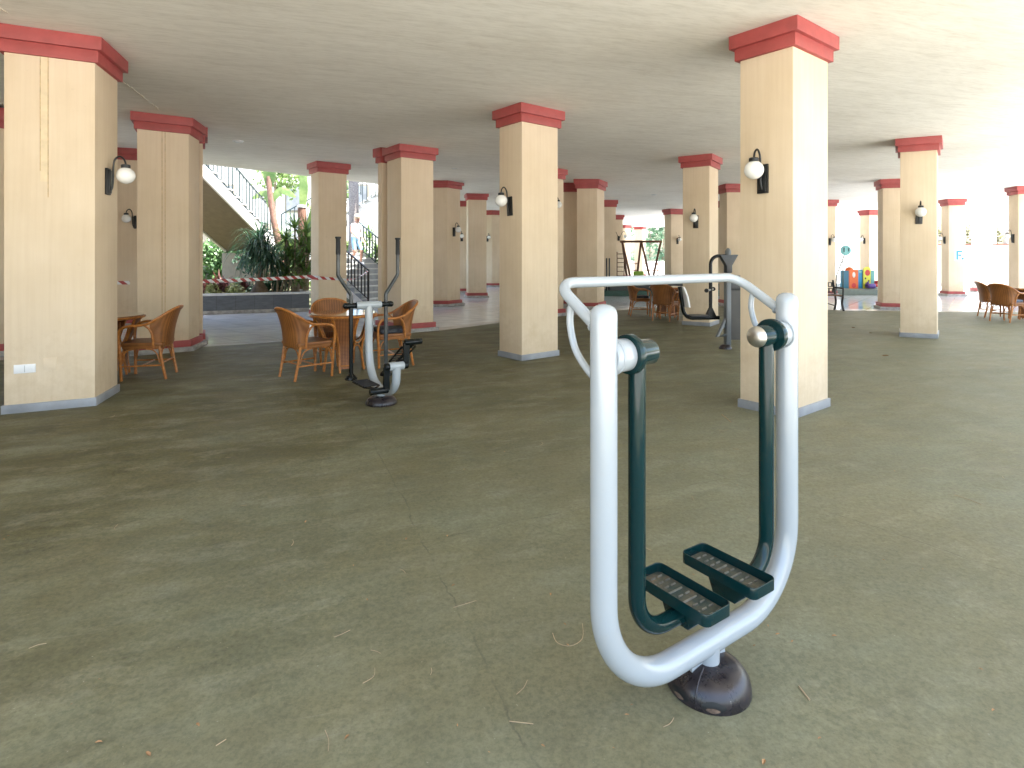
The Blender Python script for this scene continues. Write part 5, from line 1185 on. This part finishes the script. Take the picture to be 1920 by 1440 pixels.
# iron bench, only its right end shows
bn = thing('park_bench', 'dark iron bench with a latticed back, mostly hidden behind the bright pillar', 'bench', (8.30, 15.75, 0.0), R(2))
for x in (-0.66, 0.66):
    m = MB(); m.tube([(x, -0.28, 0.0), (x, -0.20, 0.2), (x, -0.24, 0.40)], 0.028, 8, True, 3); m.tube([(x, 0.16, 0.0), (x, 0.08, 0.2), (x, 0.12, 0.42), (x, 0.22, 0.82)], 0.028, 8, True, 3); m.tube([(x, -0.24, 0.40), (x, 0.12, 0.42)], 0.024, 8); m.tube([(x, -0.25, 0.62), (x, 0.16, 0.62)], 0.024, 8); m.tube([(x, -0.24, 0.4), (x, -0.25, 0.62)], 0.022, 8)
    m.build('bench_end', M['dark_wood'], bn)
for k in range(4): MB().box((0, -0.20 + 0.10 * k, 0.425), (1.32, 0.075, 0.03)).build('seat_slat', M['wood'], bn)
for z0 in (0.54, 0.70):
    m = MB(); m.box((0, 0.16 + (z0 - 0.54) * 0.25, z0 - 0.055), (1.30, 0.025, 0.022)); m.box((0, 0.175 + (z0 - 0.54) * 0.25, z0 + 0.055), (1.30, 0.025, 0.022))
    for k in range(13): m.box((-0.62 + k * 0.1033, 0.168 + (z0 - 0.54) * 0.25, z0), (0.03, 0.02, 0.11))
    m.build('back_lattice', M['dark_wood'], bn)
m = MB(); m.tube([(-0.62, 0.0, 0.22), (0.0, 0.0, 0.30), (0.62, 0.0, 0.12)], 0.014, 8); m.build('brace', M['dark_wood'], bn)

# far hedge seen through the passage
hg = thing('hedge', 'tall sunlit hedge at the far end of the passage', 'hedge', (12.5, 52.0, 0))
m = MB()
for k in range(60): leaves(m, (rg.uniform(-5, 5), rg.uniform(-.6, .6), rg.uniform(0.4, 7.0)), 0.9, 75, 0.20)
m.build('leaves', M['hedge'], hg, recalc=False)
m = MB()
for k in range(9): m.tube([(-4.8 + 1.2 * k, 0.3, 0), (-4.7 + 1.2 * k, 0.2, 3), (-4.9 + 1.2 * k, 0.3, 6)], [0.06, 0.05, 0.02], 6)
m.build('branches', M['stem'], hg)
m = MB(); m.box((11, 47, 0.55), (12, 0.25, 1.1)); tag(m.build('garden_wall', M['white']), 'low pale wall below the far hedge', 'wall')
m = MB(); m.box((0.5, 36.2, 1.9), (9, 0.3, 3.8)); tag(m.build('end_or_shade_wall', M['stucco']), 'dim cream wall closing the far end of the passage', 'wall')
m = MB(); m.cyl((5.4, 42.5, 0.95), (11.0, 42.5, 0.95), 0.04, 8); m.cyl((5.4, 42.5, 0.45), (11.0, 42.5, 0.45), 0.04, 8)
for x in range(5): m.cyl((5.6 + 1.3 * x, 42.5, 0), (5.6 + 1.3 * x, 42.5, 1.0), 0.04, 8)
tag(m.build('low_railing', M['wood']), 'thin dark railing in front of the far hedge', 'railing')

# bright garden wall with planted openings on the right
gw = thing('garden_wall', 'dazzling white sunlit garden wall with planted openings on the right', 'wall', (0, 0, 0))
W0 = Vector((15.0, 31.5)); wd = (Vector((31.0, 26.0)) - W0).normalized(); wa = math.atan2(wd.y, wd.x)
P0, P1 = W0 + wd * 5.3, W0 + wd * 15.0
MB().box((*((P0 + P1) / 2), 1.02), ((P1 - P0).length, 0.3, 2.04), wa).build('lower_wall', M['white'], gw)
MB().box((*((P0 + P1) / 2), 2.08), ((P1 - P0).length, 0.42, 0.08), wa).build('coping', M['terracotta'], gw)
for k in range(6):
    c = W0 + wd * (8.40 + 1.25 * (k - 2) - 0.625); MB().box((*c, 3.02), (0.80, 0.44, 1.84), wa).build('pier', M['white'], gw)
for k in range(5):
    c = W0 + wd * (8.40 + 1.25 * (k - 2)) + Vector((0.08, 0.35))
    r = thing('wall_plant', ['plant in the wall opening hidden behind the slim lamp-fronted pillar', 'sliver of plant left of the sunlit pillar', 'yellow-green plant in the wall opening right of the sunlit pillar', 'olive plant in the wall opening left of the right edge pillar', 'plant in the wall opening behind the right edge pillar'][k], 'plant', (c.x, c.y, 0), 0, 'plants in the white wall openings')
    m = MB(); leaves(m, (0, 0, 2.55), 0.55, 190, 0.10, sq=(0.8, 0.4, 1.2)); m.build('leaves', M['hedgedark'], r, recalc=False); MB().tube([(0, 0, 0), (0, 0, 2.6)], 0.03, 6).build('stem', M['stem'], r)
m = MB(); c = Vector((19.42, 23.7)); pr = thing('garden_pillar', 'overexposed white garden pillar standing in full sun', 'pillar', (*c, 0), R(-10))
MB().box((0, 0, 1.7), (0.5, 0.5, 3.4)).build('shaft', M['white'], pr, bevel=0.01); MB().box((0, 0, 0.12), (0.58, 0.58, 0.14)).build('skirting', M['red'], pr, bevel=0.01); MB().box((0, 0, 0.03), (0.66, 0.66, 0.05)).build('plinth', M['plinth'], pr)
hs = thing('white_house', 'white house gable with a red roof edge beyond the play area', 'building', (19.5, 36, 0))
MB().prism([(-2.5, -1), (4, -1), (4, 3), (-2.5, 3)], 0, 5.2).build('wall', M['white'], hs)
m = MB(); m.bar((-2.6, -1.1, 2.6), (0.6, -1.1, 5.0), 0.3, 0.16); m.build('roof_edge', M['terracotta'], hs)

# leaf litter and twigs on the floor
lt = MB(); rl = random.Random(21)
def leaf_at(x, y, s, a):
    ca, sa = math.cos(a), math.sin(a); z = 0.006
    pts = [(-1, 0, 0), (-0.3, 0.38, 0.25), (0.5, 0.25, 0.3), (1, 0, 0.1), (0.5, -0.25, 0.3), (-0.3, -0.38, 0.25)]
    lt.add([(x + s * (p * ca - q * sa), y + s * (p * sa + q * ca), z + s * h) for p, q, h in pts], [(0, 1, 2, 3), (0, 3, 4, 5)])
for k in range(120):
    Z = 1.7 + 13 * rl.random() ** 1.6; x = rl.uniform(-0.85, 0.9) * Z * 1.05
    leaf_at(x, Z, rl.choice((0.004, 0.006, 0.008, 0.012)), rl.random() * 6.28)
for (u, v, s) in ((278, 1418, 0.014), (850, 1100, 0.010), (1018, 1402, 0.008), (1432, 1433, 0.014), (1458, 1192, 0.010), (1440, 1176, 0.008), (1862, 1335, 0.010), (1600, 615, 0.04), (1632, 625, 0.03), (1660, 668, 0.05), (1300, 1080, .008), (340, 977, .009)):
    Z = EYE * F / (v - HY); leaf_at((u - CX) / F * Z, Z, s, rl.random() * 6.28)
lo_ = lt.build('leaf_litter', M['litter'], recalc=False); tag(lo_, 'scattered dry leaves and crumbs on the green floor', 'leaves', kind='stuff')
tw = MB()
for k in range(36):
    Z = 1.7 + 9 * rl.random() ** 1.5; x = rl.uniform(-0.85, 0.9) * Z; a = rl.random() * 6.28; L = rl.uniform(0.02, 0.09)
    d = Vector((math.cos(a), math.sin(a), 0)); n = Vector((-d.y, d.x, 0)) * rl.uniform(-.25, .25) * L
    p = Vector((x, Z, 0.0065)); tw.tube([p, p + d * L * 0.5 + n, p + d * L], 0.0012, 4, True, 3)
# curled pine needles
def needle(pts, rr=0.0014):
    q = []
    for u, v in pts: Z = EYE * F / (v - HY); q.append(((u - CX) / F * Z, Z, 0.0065))
    tw.tube(q, rr, 5, True, 4)
needle([(1036, 1190), (1045, 1208), (1070, 1214), (1092, 1200), (1092, 1172)]); needle([(850, 1142), (893, 1129)]); needle([(955, 1356), (1000, 1361)]); needle([(1498, 1290), (1515, 1312), (1518, 1316)], 0.003); needle([(1790, 930), (1815, 938), (1840, 948)]); needle([(1353, 778), (1362, 785), (1371, 793)], 0.004); needle([(405, 1402), (424, 1390)])
tag(tw.build('dry_twigs', M['twig']), 'scattered dry twigs and pine needles on the green floor', 'twigs', kind='stuff')
